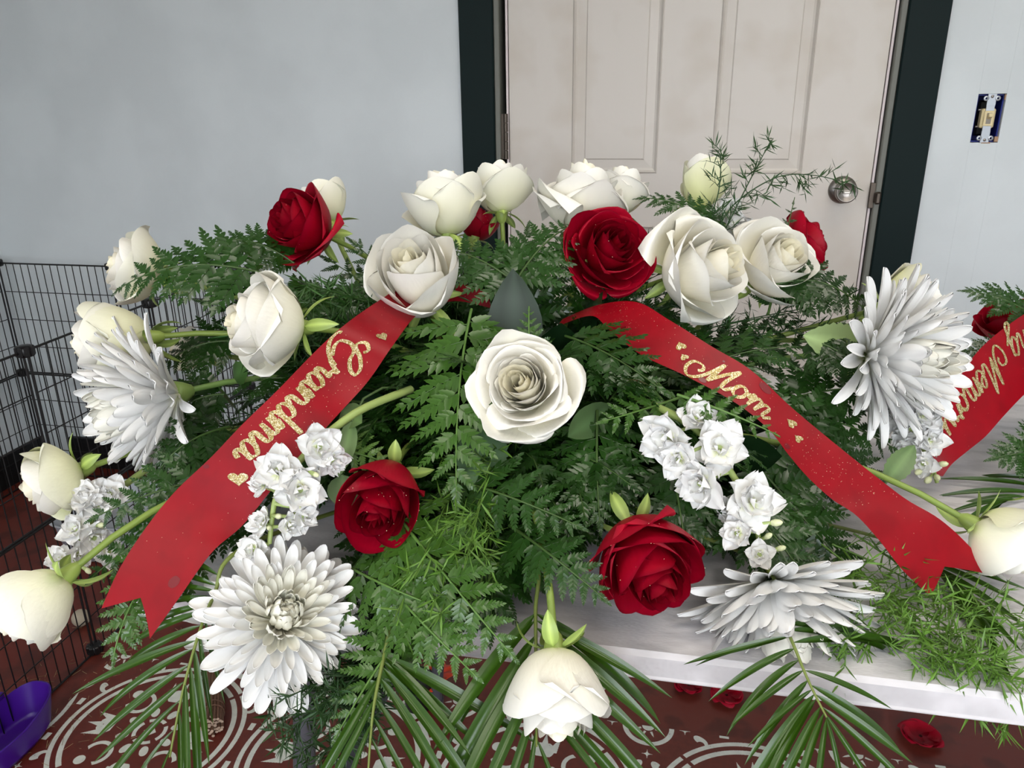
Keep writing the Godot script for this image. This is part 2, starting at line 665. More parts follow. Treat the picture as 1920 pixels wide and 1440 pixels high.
func mum_petal(kind: int, va: int) -> ArrayMesh:
	var key := kind * 10 + va
	if mum_bits.has(key):
		return mum_bits[key]
	var bend: float = [-0.25, 0.05, 0.3, 0.6, 1.0, 1.5][kind] + [-0.15, 0.0, 0.18][va]
	var W: float = [0.088, 0.09, 0.094, 0.105, 0.125, 0.15][kind] * [0.9, 1.0, 1.12][va]
	var nu := 7
	var nv := 13
	var last := 0.0
	var pts := PackedVector3Array()
	var cols := PackedColorArray()
	var at := Vector3.ZERO
	for j in nv:
		var s := 1.0 - pow(1.0 - float(j) / (nv - 1), 1.7)
		var a := bend * s * s
		at += Vector3(0, cos(a), sin(a)) * (s - last)
		last = s
		var nrm := Vector3(0, -sin(a), cos(a))
		var hw := W * (0.42 + 0.75 * smoothstep(0.0, 0.75, s)) * sqrt(maxf(0.0, 1.0 - pow(s, 7.0))) + 0.004
		var cup := 0.75 - 0.25 * s
		for i in nu:
			var u := float(i) / (nu - 1) * 2.0 - 1.0
			pts.append(at + Vector3(sin(u * 1.15) / 1.15 * hw, 0, 0) + nrm * (cup * u * u * hw) + nrm * (0.012 * cos(u * 9.0) * s))
			var c := Color(0.88, 0.88, 0.865).lerp(Color(0.88, 0.88, 0.66), 1.0 - smoothstep(0.0, 0.4, s))
			if kind >= 3:
				c = c.lerp(Color(0.90, 0.87, 0.64), 0.35 + 0.12 * (kind - 3))
			cols.append(c)
	var b := MB.new()
	b.quadmesh(pts, nu, nv, cols)
	mum_bits[key] = b.make(M.petal)
	return mum_bits[key]


# rings = [polar angle in degrees, length, kind of petal, how many], outermost first
func make_mum(called: String, base: Vector3, tip: Vector3, R: float, rings: Array, label: String, group: String, tilt := Vector2.ZERO) -> Node3D:
	var fr := frame_along(base, tip - base, EYE - base)
	var mid := seen_at(base + (tip - base).normalized() * R * 0.5)
	blooms.append([mid, R * 0.9 * F / mid.z])
	var o := thing(called, label, "chrysanthemum", fr, group)
	var cup := MB.new()
	cup.lathe(PackedVector2Array([Vector2(0.0, -0.016), Vector2(0.006, -0.013), Vector2(0.011, -0.005), Vector2(0.014, 0.002), Vector2(0.012, 0.006), Vector2(0.0, 0.010)]), Transform3D.IDENTITY, 14, Color(0.25, 0.36, 0.10))
	part("calyx", cup.make(M.stem), o)
	var ph := 0.0
	for ring in rings:
		var cnt: int = ring[3]
		for k in cnt:
			var az := TAU * (k + rf(-0.25, 0.25)) / cnt + ph
			var th := deg_to_rad(ring[0] + rf(-5, 5))
			var l: float = R * ring[1] * rf(0.88, 1.10)
			var rad := Vector3(cos(az), 0, sin(az))
			var d := (rad * sin(th) + Vector3.UP * cos(th)).normalized()
			var z := (Vector3.UP * sin(th) - rad * cos(th)).normalized()
			var x := d.cross(z)
			var tw := Basis(d, rf(-0.25, 0.25))
			var bs := tw * Basis(x, d, z)
			var from := rad * (R * 0.13 * sin(minf(th, 1.57))) + Vector3.UP * (R * 0.12 * cos(th))
			part("petal", mum_petal(ring[2], rng.randi() % 3), o, Transform3D(bs.scaled_local(Vector3(l * ring[4], l, l)), from))
		ph += 0.5
	var inv := fr.affine_inverse()
	var foot := inv * (HEART + Vector3(rf(-0.06, 0.06), rf(-0.02, 0.02), rf(-0.03, 0.03)))
	var st := MB.new()
	st.tube(curve(Vector3(0, -0.014, 0), Vector3(0, -0.014 - foot.length() * 0.4, 0), foot, 10), radii(0.0033, 0.0036, 10), 8, Color(0.16, 0.27, 0.07))
	part("stem", st.make(M.stem), o)
	for k in 2:      # notched leaves on the stem
		var bl := blade(rf(0.05, 0.07), 0.013, 0.5, 0.2, Color(0.05, 0.12, 0.03), Color(0.06, 0.15, 0.03), M.soft_leaf, 4)
		part("leaf", bl, o, Transform3D(Basis(Vector3.UP, rf(0, TAU)) * Basis(Vector3.RIGHT, rf(1.2, 2.0)), Vector3(0, -0.04 - 0.02 * k, 0)))
	return o


var stock_bits := []

func stock_petal() -> ArrayMesh:
	if stock_bits.size() < 5:
		var nu := 9
		var nv := 10
		var ph := rf(0, TAU)
		var pts := PackedVector3Array()
		var cols := PackedColorArray()
		for j in nv:
			var s := 1.0 - pow(1.0 - float(j) / (nv - 1), 1.5)
			for i in nu:
				var u := float(i) / (nu - 1) * 2.0 - 1.0
				var hw := 0.50 * pow(sin(PI * pow(s, 0.72) * 0.95 + 0.06), 0.7)
				var y := s - 0.06 * u * u * s + 0.035 * cos(u * 6.0) * s * s
				var z := 0.28 * s * s * (0.5 - s) + 0.11 * sin(u * 4.6 + ph) * s * s + 0.06 * sin(u * 9.0 + ph * 2.0) * s * s - 0.12 * u * u
				pts.append(Vector3(u * hw, y, z))
				cols.append(Color(0.86, 0.86, 0.845).lerp(Color(0.76, 0.80, 0.42), 1.0 - smoothstep(0.0, 0.35, s)))
		var b := MB.new()
		b.quadmesh(pts, nu, nv, cols)
		stock_bits.append(b.make(M.petal))
		return stock_bits[-1]
	return stock_bits[rng.randi() % 5]


# florets = [px, py, depth, radius in px]; spine = pixel path of the stem; buds likewise
func make_stock(spine: Array, florets: Array, buds: Array, label: String, group: String) -> Node3D:
	var pts := []
	for s in spine:
		pts.append(P(s[0], s[1], s[2]))
	var at: Vector3 = pts[0]
	var o := thing("white_stock", label, "stock flower", Transform3D(Basis.IDENTITY, at), group)
	var line := spline(pts, 5)
	var st := MB.new()
	var lp := PackedVector3Array()
	for q in line:
		lp.append(q - at)
	st.tube(lp, radii(0.0042, 0.002, lp.size() - 1), 8, Color(0.33, 0.43, 0.13))
	for f in florets + buds:       # a short stalk from the stem to each flower
		var c := P(f[0], f[1], f[2]) - at
		var best := lp[0]
		for k in range(0, lp.size()):
			if lp[k].distance_to(c) < best.distance_to(c):
				best = lp[k]
		var back := best.lerp(c, 0.5) + (c - best).cross(Vector3.UP) * 0.1
		st.tube(curve(best, back, c, 4), PackedFloat32Array([0.0017, 0.0016, 0.0016, 0.0018, 0.0022]), 6, Color(0.38, 0.48, 0.17))
	part("stem", st.make(M.stem), o)
	for f in florets:
		var c := P(f[0], f[1], f[2])
		blooms.append([Vector3(f[0], f[1], f[2]), f[3]])
		var r: float = f[3] * f[2] / F * 1.15
		var near: Vector3 = line[0]
		for q in line:
			if q.distance_to(c) < near.distance_to(c): near = q
		var out: Vector3 = (c - near).normalized() + (EYE - c).normalized() * (f[4] if f.size() > 4 else 0.9) + Vector3(rf(-0.3, 0.3), rf(-0.3, 0.3), 0)
		var fr := frame_along(c - at - out.normalized() * r * 0.25, out, Vector3.UP)
		var cup := MB.new()
		cup.lathe(PackedVector2Array([Vector2(0.0015, -0.012), Vector2(0.003, -0.008), Vector2(0.0034, -0.002), Vector2(0.003, 0.002), Vector2(0.0, 0.004)]), Transform3D.IDENTITY, 10, Color(0.48, 0.55, 0.22))
		var fl := part("floret", cup.make(M.stem), o, fr)
		var ph := rf(0, TAU)
		for lay in [[5, 1.45, 1.0], [5, 1.05, 0.82], [4, 0.55, 0.6]]:
			for k in lay[0]:
				var az: float = ph + TAU * k / lay[0] + rf(-0.2, 0.2)
				var bs := Basis(Vector3.UP, az) * Basis(Vector3.RIGHT, lay[1] + rf(-0.22, 0.22))
				var s: float = r * lay[2] * rf(0.9, 1.12)
				part("petal", stock_petal(), fl, Transform3D(bs.scaled_local(Vector3(s, s, s)), bs * Vector3(0, 0.001, 0)))
			ph += 0.63
	for f in buds:
		var c := P(f[0], f[1], f[2])
		var near: Vector3 = line[0]
		for q in line:
			if q.distance_to(c) < near.distance_to(c): near = q
		var r: float = f[3] * f[2] / F
		var b := MB.new()
		b.lathe(PackedVector2Array([Vector2(0.0, -1.1 * r), Vector2(0.55 * r, -0.8 * r), Vector2(0.72 * r, 0.0), Vector2(0.55 * r, 0.8 * r), Vector2(0.2 * r, 1.2 * r), Vector2(0.0, 1.25 * r)]), Transform3D.IDENTITY, 10, Color(0.70, 0.74, 0.45))
		part("bud", b.make(M.stem), o, frame_along(c - at, c - near + Vector3(0, 0.001, 0), Vector3.UP))
	return o


# ------------------------------------------------------------------ greenery
var pinna_bits := {}

func pinna_mesh(tone: int, va: int) -> ArrayMesh:       # one pinna along +Y, length 1, cut into toothed leaflets
	var key := tone * 10 + va
	if pinna_bits.has(key):
		return pinna_bits[key]
	var b := MB.new()
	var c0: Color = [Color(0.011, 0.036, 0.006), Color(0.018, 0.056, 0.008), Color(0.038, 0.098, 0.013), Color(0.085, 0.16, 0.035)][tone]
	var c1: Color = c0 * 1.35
	var n := 8
	var mid := PackedVector3Array()
	for k in 7:
		var s := k / 6.0
		mid.append(Vector3(0.015 * sin(s * 5 + va), s * 0.97, -0.10 * s * s))
	b.tube(mid, radii(0.012, 0.004, 6), 4, c0 * 0.9, false)
	for k in n * 2 + 1:
		var tip: bool = k == n * 2
		var i := k / 2
		var sd := -1.0 if k % 2 == 0 else 1.0
		var s := 0.06 + 0.86 * (i + (0.25 if sd > 0 else 0.0)) / n
		var l := 0.255 * pow(1.0 - s, 0.72) + 0.05
		if i == 0: l *= 0.9
		var w := 0.066 * (1.0 - 0.5 * s)
		var ang := deg_to_rad(lerpf(58, 34, s))
		var d := Vector3(sd * sin(ang), cos(ang), 0.0)
		if tip:
			s = 0.9; l = 0.12; d = Vector3(0, 1, 0); w = 0.035
		var at := Vector3(0.0, s * 0.97, -0.10 * s * s)
		d = (d + Vector3(0, 0, rf(-0.28, 0.12))).normalized()
		var x := d.cross(Vector3(0, 0, 1)).normalized()
		var z := x.cross(d).normalized()
		var tw := Basis(d, rf(-0.28, 0.28))
		x = tw * x
		z = tw * z
		# outline points along each edge with teeth, midrib lower than the edges
		var e := [[0.0, 0.8], [0.24, 1.0], [0.29, 0.82], [0.50, 0.86], [0.55, 0.64], [0.74, 0.58], [0.79, 0.36], [1.0, 0.0]]
		var base := b.v.size()
		for q in e:
			var c: Vector3 = at + d * (l * q[0]) - z * (0.02 * q[0] * q[0])
			for u in [-1.0, 0.0, 1.0]:
				b.v.append(c + x * (u * w * q[1]) + z * (absf(u) * w * q[1] * 0.2))
				b.n.append((z - x * (u * 0.12)).normalized())
				b.c.append(c0.lerp(c1, absf(u) * 0.7))
				b.uv.append(Vector2(0, 0))
		for r in e.size() - 1:
			for u in 2:
				var a := base + r * 3 + u
				b.ix.append_array([a, a + 3, a + 1, a + 1, a + 3, a + 4])
	pinna_bits[key] = b.make(M.leaf)
	return pinna_bits[key]


# a leatherleaf frond: base, tip, how far the middle rises above the chord, length of its longest pinna, pairs of pinnae
func make_frond(base: Vector3, tip: Vector3, rise: Vector3, width: float, pairs: int, tone: int, label: String, group := "", hint := Vector3.ZERO, bare := 0.14) -> Node3D:
	var mid := (base + tip) * 0.5 + rise
	var o := thing("fern_frond", label, "fern frond", Transform3D(Basis.IDENTITY, base), group)
	var line := curve(Vector3.ZERO, mid - base, tip - base, 12)
	var rb := MB.new()
	var ln := base.distance_to(tip)
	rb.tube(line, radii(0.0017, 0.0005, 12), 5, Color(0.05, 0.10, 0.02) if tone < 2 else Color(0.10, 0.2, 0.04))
	part("rachis", rb.make(M.stem), o)
	var up := hint if hint != Vector3.ZERO else (EYE - mid).normalized() + Vector3.UP * 0.8 + (mid - HEART).normalized() * 0.6
	for k in pairs * 2:
		var i := k / 2
		var sd := -1.0 if k % 2 == 0 else 1.0
		var s := bare + (0.97 - bare) * (i + (0.3 if sd > 0 else 0.0)) / pairs
		var at := bez(Vector3.ZERO, mid - base, tip - base, s)
		var t := (bez(Vector3.ZERO, mid - base, tip - base, s + 0.02) - at).normalized()
		var nn := (up - t * up.dot(t)).normalized()
		var side := t.cross(nn) * sd
		var q := (s - bare) / (1.0 - bare)
		var l := width * (pow(1.0 - q, 0.8) * 0.95 + 0.10) * rf(0.9, 1.08)
		if i == 0: l *= 0.85
		var ang := deg_to_rad(lerpf(72, 42, q) + rf(-6, 6))
		var d := side * sin(ang) + t * cos(ang) + nn * rf(-0.22, 0.10)
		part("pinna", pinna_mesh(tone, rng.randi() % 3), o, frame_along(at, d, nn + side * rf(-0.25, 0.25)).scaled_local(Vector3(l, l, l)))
	var e := bez(Vector3.ZERO, mid - base, tip - base, 0.93)
	part("pinna", pinna_mesh(tone, 0), o, frame_along(e, (tip - base) - e, up).scaled_local(Vector3.ONE * (width * 0.30)))
	return o


# a sprig of asparagus fern: an arching stem whose side shoots carry needles in tufts
func make_asparagus(path: Array, spread: float, needle: float, col: Color, label: String, group := "", shoots := 16, per := 9) -> Node3D:
	var at: Vector3 = path[0]
	var o := thing("asparagus_sprig", label, "asparagus fern", Transform3D(Basis.IDENTITY, at), group)
	var line := spline(path, 8)
	var lp := PackedVector3Array()
	for q in line:
		lp.append(q - at)
	var st := MB.new()
	st.tube(lp, radii(0.0011, 0.0005, lp.size() - 1), 5, col * 0.85)
	var nd := MB.new()
	for k in shoots:
		var f := 0.12 + 0.88 * (k + rf(0, 0.6)) / shoots
		var i := clampi(int(f * (lp.size() - 1)), 0, lp.size() - 2)
		var c := lp[i].lerp(lp[i + 1], 0.5)
		var t := (lp[i + 1] - lp[i]).normalized()
		var side := t.cross(Vector3(rf(-1, 1), rf(-1, 1), rf(-1, 1)).normalized()).normalized()
		var d := (side + t * rf(0.3, 0.9)).normalized()
		var l := spread * rf(0.45, 1.0) * (1.0 - 0.55 * f)
		var e := c + d * l - Vector3(0, l * 0.12, 0)
		st.tube(PackedVector3Array([c, c.lerp(e, 0.5) + Vector3(0, l * 0.06, 0), e]), PackedFloat32Array([0.0006, 0.0005, 0.0003]), 3, col * 0.95, false)
		for j in per:
			var g := 0.15 + 0.85 * (j + rf(0, 0.8)) / per
			var a := c.lerp(e, g) + Vector3(0, l * 0.12 * g * (1 - g) * 2.0, 0)
			var nn := (Vector3(rf(-1, 1), rf(-1, 1), rf(-1, 1)).normalized() + d * 0.75).normalized()
			needle_at(nd, a, nn, needle * rf(0.6, 1.1), col)
	for j in per * 2:      # needles on the end of the main stem
		var g := 0.6 + 0.4 * j / (per * 2.0)
		var i := clampi(int(g * (lp.size() - 1)), 0, lp.size() - 2)
		var t := (lp[i + 1] - lp[i]).normalized()
		needle_at(nd, lp[i].lerp(lp[i + 1], rf(0, 1)), (Vector3(rf(-1, 1), rf(-1, 1), rf(-1, 1)).normalized() + t * 0.9).normalized(), needle * rf(0.7, 1.0), col)
	part("stem", st.make(M.stem), o)
	var p := part("needles", nd.make(M.soft_leaf), o)
	p.set_meta("kind", "stuff")
	return o


func needle_at(b: MB, a: Vector3, d: Vector3, l: float, col: Color) -> void:
	var x := d.cross(Vector3(rf(-1, 1), rf(-1, 1), rf(-1, 1))).normalized()
	var z := x.cross(d)
	var w := minf(l * 0.055, 0.0011)
	var k := b.v.size()
	var c := col * rf(0.8, 1.25)
	for q in [[0.0, 0.4], [0.45, 1.0], [1.0, 0.0]]:
		for u in [-1.0, 0.0, 1.0]:
			b.v.append(a + d * (l * q[0]) + x * (u * w * q[1]) + z * (0.4 * w * q[1] * (1.0 - absf(u)) + l * 0.08 * q[0] * q[0]))
			b.n.append((z + x * (u * 0.5)).normalized())
			b.c.append(c)
			b.uv.append(Vector2.ZERO)
	for r in 2:
		for u in 2:
			var i := k + r * 3 + u
			b.ix.append_array([i, i + 3, i + 1, i + 1, i + 3, i + 4])


var palm_bits := []

func palm_leaflet() -> ArrayMesh:       # blade along +Y of length 1, folded in a V, bending back a little
	if palm_bits.size() < 4:
		palm_bits.append(blade(1.0, 0.052, -0.35 - 0.18 * palm_bits.size(), 0.42, Color(0.022, 0.060, 0.005), Color(0.034, 0.085, 0.008), M.leaf, 0, 1.0, 15))
		return palm_bits[-1]
	return palm_bits[rng.randi() % 4]


# leaflets = list of [place along the spine 0..1, tip px, tip py, tip depth, width factor]
func make_palm(spine: Array, leaflets: Array, label: String, group: String) -> Node3D:
	var at: Vector3 = spine[0]
	var o := thing("palm_frond", label, "palm frond", Transform3D(Basis.IDENTITY, at), group)
	var lp := PackedVector3Array()
	for q in spline(spine, 10):
		lp.append(q - at)
	var st := MB.new()
	st.tube(lp, radii(0.0024, 0.0008, lp.size() - 1), 6, Color(0.17, 0.22, 0.05))
	part("rachis", st.make(M.stem), o)
	for f in leaflets:
		var a := lp[clampi(int(f[0] * (lp.size() - 1)), 0, lp.size() - 1)] + at
		var e := P(f[1], f[2], f[3])
		if f[2] >= 1440:
			e = a + (e - a) * 1.55
		var d := e - a
		var l := d.length()
		var hint := (EYE - a).normalized() * 0.9 + Vector3.UP * 0.8 + Vector3(rf(-0.5, 0.5), 0, rf(-0.3, 0.3))
		var fr := frame_along(a - at, d, hint)
		fr.basis = fr.basis * Basis(Vector3.RIGHT, 0.20)      # starts above its chord and arches down to its tip
		var w: float = f[4] * (0.8 if f[2] < 1440 else 0.56)
		part("leaflet", palm_leaflet(), o, fr.scaled_local(Vector3(l * w, l * 1.03, l)))
	return o


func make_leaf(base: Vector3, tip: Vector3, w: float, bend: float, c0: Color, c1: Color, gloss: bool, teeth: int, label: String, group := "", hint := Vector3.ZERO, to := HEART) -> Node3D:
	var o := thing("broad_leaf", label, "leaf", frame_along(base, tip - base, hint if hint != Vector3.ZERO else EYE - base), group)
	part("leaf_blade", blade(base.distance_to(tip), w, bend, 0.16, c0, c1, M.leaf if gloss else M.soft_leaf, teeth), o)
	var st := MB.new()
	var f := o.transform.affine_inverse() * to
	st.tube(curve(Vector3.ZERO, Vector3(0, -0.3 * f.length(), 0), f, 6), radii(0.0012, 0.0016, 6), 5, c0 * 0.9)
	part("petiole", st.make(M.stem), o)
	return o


# ------------------------------------------------------------------ ribbons and their gold lettering
class Band:
	var a := []
	var b := []
	var len := 0.0
	var width := 0.0
	var cum := PackedFloat32Array()
	var notch := 0.0

	func _init(ea: Array, eb: Array, nt: float) -> void:
		notch = nt
		a = ea
		b = eb
		cum.append(0.0)
		for k in range(1, a.size()):
			len += ((a[k] + b[k]) * 0.5).distance_to((a[k - 1] + b[k - 1]) * 0.5)
			cum.append(len)
		for k in a.size():
			width += a[k].distance_to(b[k]) / a.size()

	func at(s: float, t: float) -> Vector3:     # s metres along, t 0..1 across
		var i := 0
		while i < a.size() - 2 and cum[i + 1] < s:
			i += 1
		var f := (s - cum[i]) / maxf(1e-6, cum[i + 1] - cum[i])
		return a[i].lerp(a[i + 1], f).lerp(b[i].lerp(b[i + 1], f), t)

	func out(s: float, t: float, eye: Vector3) -> Vector3:
		var p := at(s, t)
		var n := (at(s + 0.004, t) - at(s - 0.004, t)).cross(at(s, 0.95) - at(s, 0.05)).normalized()
		return n if n.dot(eye - p) > 0 else -n

	func lift(s: float, t: float, h: float, eye: Vector3) -> Vector3:
		return at(s, t) + out(s, t, eye) * h


func band(rows: Array, notch: float) -> Band:       # rows of [edge px, py, depth, other edge px, py, depth]
	var ea := []
	var eb := []
	for r in rows:
		ea.append(P(r[0], r[1], r[2]))
		eb.append(P(r[3], r[4], r[5]))
	return Band.new(spline(ea, 10), spline(eb, 10), notch)


func ribbon_mesh(bd: Band) -> ArrayMesh:
	for k in 24:
		var m := seen_at(bd.at(bd.len * k / 23.0, 0.5))
		blooms.append([m, bd.width * 0.42 * F / m.z])
	var nu := 13
	var nv := 90
	var pts := PackedVector3Array()
	for j in nv:
		for i in nu:
			var t := float(i) / (nu - 1)
			var e := bd.len - bd.notch * (1.0 - absf(2.0 * t - 1.0))
			pts.append(bd.at(e * j / (nv - 1), t))
	var b := MB.new()
	b.quadmesh(pts, nu, nv)
	return b.make(M.ribbon)


# script letters: strokes through points in x-heights, x along the line and y up; w = pen width
const GLYPH := {
	"G": [[[0.66, 1.5], [0.35, 1.66], [0.02, 1.25], [0.3, 0.86], [0.66, 0.97], [1.0, 1.5], [1.57, 1.94], [2.1, 1.97], [2.06, 1.6], [1.5, 1.15], [0.85, 0.98], [0.56, 0.5], [0.75, -0.08], [1.31, -0.09], [1.85, 0.2]], [[2.3, 0.72], [2.06, 0.22], [1.6, -0.27], [0.95, -0.57], [0.3, -0.57], [0.22, -0.4]]],
	"r": [[[-0.1, 0.25], [0.25, 0.85], [0.36, 1.12], [0.5, 0.78], [0.86, 0.92], [0.7, 0.4], [0.78, 0.03], [1.05, 0.3]]],
	"a": [[[0.95, 0.82], [0.62, 1.0], [0.22, 0.62], [0.12, 0.16], [0.36, -0.02], [0.74, 0.36], [1.0, 0.95]], [[1.02, 0.97], [0.82, 0.3], [0.9, 0.0], [1.12, 0.1], [1.28, 0.38]]],
	"n": [[[0.0, 0.45], [0.3, 0.98], [0.36, 0.86], [0.14, 0.0]], [[0.2, 0.25], [0.55, 0.85], [0.86, 1.0], [0.94, 0.75], [0.78, 0.15], [0.94, 0.0], [1.32, 0.42]]],
	"d": [[[0.95, 0.82], [0.62, 1.0], [0.22, 0.62], [0.12, 0.16], [0.36, -0.02], [0.74, 0.36], [1.0, 0.95]], [[1.42, 2.0], [1.02, 0.97], [0.82, 0.3], [0.9, 0.0], [1.12, 0.1], [1.28, 0.38]]],
	"m": [[[0.0, 0.45], [0.3, 0.98], [0.36, 0.86], [0.14, 0.0]], [[0.2, 0.25], [0.52, 0.85], [0.8, 1.0], [0.86, 0.75], [0.66, 0.0]], [[0.74, 0.25], [1.06, 0.85], [1.36, 1.0], [1.44, 0.75], [1.28, 0.15], [1.44, 0.0], [1.82, 0.42]]],
	"M": [[[0.67, 0.35], [0.9, 0.55], [0.72, 0.86], [0.16, 0.8], [-0.02, 0.2], [0.38, -0.3], [1.05, 0.16], [1.86, 1.68]], [[1.86, 1.68], [1.66, 0.9], [1.40, 0.0]], [[1.40, 0.0], [2.1, 0.95], [2.92, 1.8]], [[2.92, 1.8], [2.40, 0.7], [2.26, 0.1], [2.5, 0.02], [2.86, 0.45]]],
	"o": [[[0.72, 1.0], [0.34, 0.82], [0.12, 0.3], [0.36, -0.02], [0.78, 0.28], [0.92, 0.78], [0.7, 1.0], [0.86, 0.74], [1.2, 0.82]]],
	"e": [[[0.0, 0.35], [0.55, 0.52], [0.84, 0.84], [0.62, 1.02], [0.26, 0.68], [0.16, 0.2], [0.46, -0.02], [1.0, 0.4]]],
	"y": [[[0.0, 0.45], [0.3, 0.98], [0.26, 0.4], [0.42, 0.02], [0.78, 0.3], [1.1, 0.98]], [[1.14, 1.0], [0.86, 0.1], [0.55, -0.75], [0.2, -0.92], [0.22, -0.6], [1.2, 0.2]]],
	"g": [[[0.95, 0.82], [0.62, 1.0], [0.22, 0.62], [0.12, 0.16], [0.36, -0.02], [0.74, 0.36], [1.0, 0.95]], [[1.02, 0.97], [0.76, 0.05], [0.5, -0.75], [0.15, -0.92], [0.16, -0.6], [1.2, 0.2]]],
}
const ADVANCE := {"G": 2.25, "r": 0.98, "a": 1.2, "n": 1.24, "d": 1.2, "m": 1.74, "M": 2.8, "o": 1.08, "e": 0.92, "y": 1.15, "g": 1.15, " ": 0.8}


func write_on(bd: Band, text: String, s0: float, t0: float, xh: float, pen: float, o: Node3D, stretch := 1.0) -> void:
	var x := 0.0
	for ch in text:
		if GLYPH.has(ch):
			var b := MB.new()
			for stroke in GLYPH[ch]:
				var p := []
				for q in stroke:
					p.append(Vector2(q[0] + x, q[1]))
				var line := spline(p, 6)
				var pts := PackedVector3Array()
				for k in line.size():
					var d: Vector2 = (line[mini(k + 1, line.size() - 1)] - line[maxi(k - 1, 0)]).normalized()
					var thick := 0.42 + 0.58 * absf(d.dot(Vector2(0.28, 0.96)))          # downstrokes are broad
					var w := pen * thick * (0.75 if k == 0 or k == line.size() - 1 else 1.0)
					var nn := Vector2(-d.y, d.x) * w
					for e in [-1.0, 1.0]:
						var z: Vector2 = line[k] + nn * e
						pts.append(bd.lift(s0 + z.x * xh * stretch, t0 + z.y * xh / bd.width, 0.0006, EYE))
				b.quadmesh(pts, 2, line.size())
			part("letter", b.make(M.gold), o)
		x += ADVANCE[ch]


func heart_on(bd: Band, s: float, t: float, size: float, spin: float, o: Node3D) -> void:
	var b := MB.new()
	var c := bd.lift(s, t, 0.0007, EYE)
	var nn := bd.out(s, t, EYE)
	b.v.append(c); b.n.append(nn); b.c.append(Color.WHITE); b.uv.append(Vector2.ZERO)
	for k in 25:
		var a := TAU * k / 24
		var q := Vector2(16.0 * pow(sin(a), 3.0), 13.0 * cos(a) - 5.0 * cos(2 * a) - 2.0 * cos(3 * a) - cos(4 * a)) / 17.0 * size
		q = q.rotated(spin)
		b.v.append(bd.lift(s + q.x, t + q.y / bd.width, 0.0007, EYE)); b.n.append(nn); b.c.append(Color.WHITE); b.uv.append(Vector2.ZERO)
	b.fan(24)
	part("heart", b.make(M.gold), o)


func spot_on(bd: Band, s: float, t: float, ra: float, rb: float, o: Node3D) -> void:
	var b := MB.new()
	var nn := bd.out(s, t, EYE)
	b.v.append(bd.lift(s, t, 0.0004, EYE)); b.n.append(nn); b.c.append(Color.WHITE); b.uv.append(Vector2.ZERO)
	for k in 17:
		var a := TAU * k / 16
		b.v.append(bd.lift(s + cos(a) * ra * rf(0.85, 1.1), t + sin(a) * rb / bd.width, 0.0003, EYE)); b.n.append(nn); b.c.append(Color.WHITE); b.uv.append(Vector2.ZERO)
	b.fan(16)
	part("water_stain", b.make(M.stain), o)


func dust_on(bd: Band, count: int, o: Node3D) -> void:
	var b := MB.new()
	var heart := [rf(0.1, 0.3) * bd.len, rf(0.55, 0.8) * bd.len]
	for k in count:
		var s: float = heart[k % 2] + (rng.randfn(0.0, 0.028) if k % 3 else rf(-0.2, 0.2))
		var t := rf(0.05, 0.95)
		if s < 0.01 or s > bd.len * 0.9:
			continue
		var r := rf(0.00015, 0.00034)
		var nn := (bd.out(s, t, EYE) + Vector3(rf(-1, 1), rf(-1, 1), rf(-1, 1)) * 0.3).normalized()
		var c := bd.lift(s, t, 0.0007, EYE)
		var x := nn.cross(Vector3.RIGHT).normalized() * r
		var y := nn.cross(x).normalized() * r
		b.face([c - x, c - y, c + x, c + y], nn)
	if b.v.size():
		part("glitter", b.make(M.spark), o).set_meta("kind", "stuff")


# ------------------------------------------------------------------ the room
func wall_boxes(rects: Array, z0: float, z1: float) -> ArrayMesh:
	var b := MB.new()
	for r in rects:
		b.box(Vector3((r[0] + r[1]) / 2, (r[2] + r[3]) / 2, (z0 + z1) / 2), Vector3(r[1] - r[0], r[3] - r[2], absf(z1 - z0)), 0.0004)
	return b.make(M.wall)


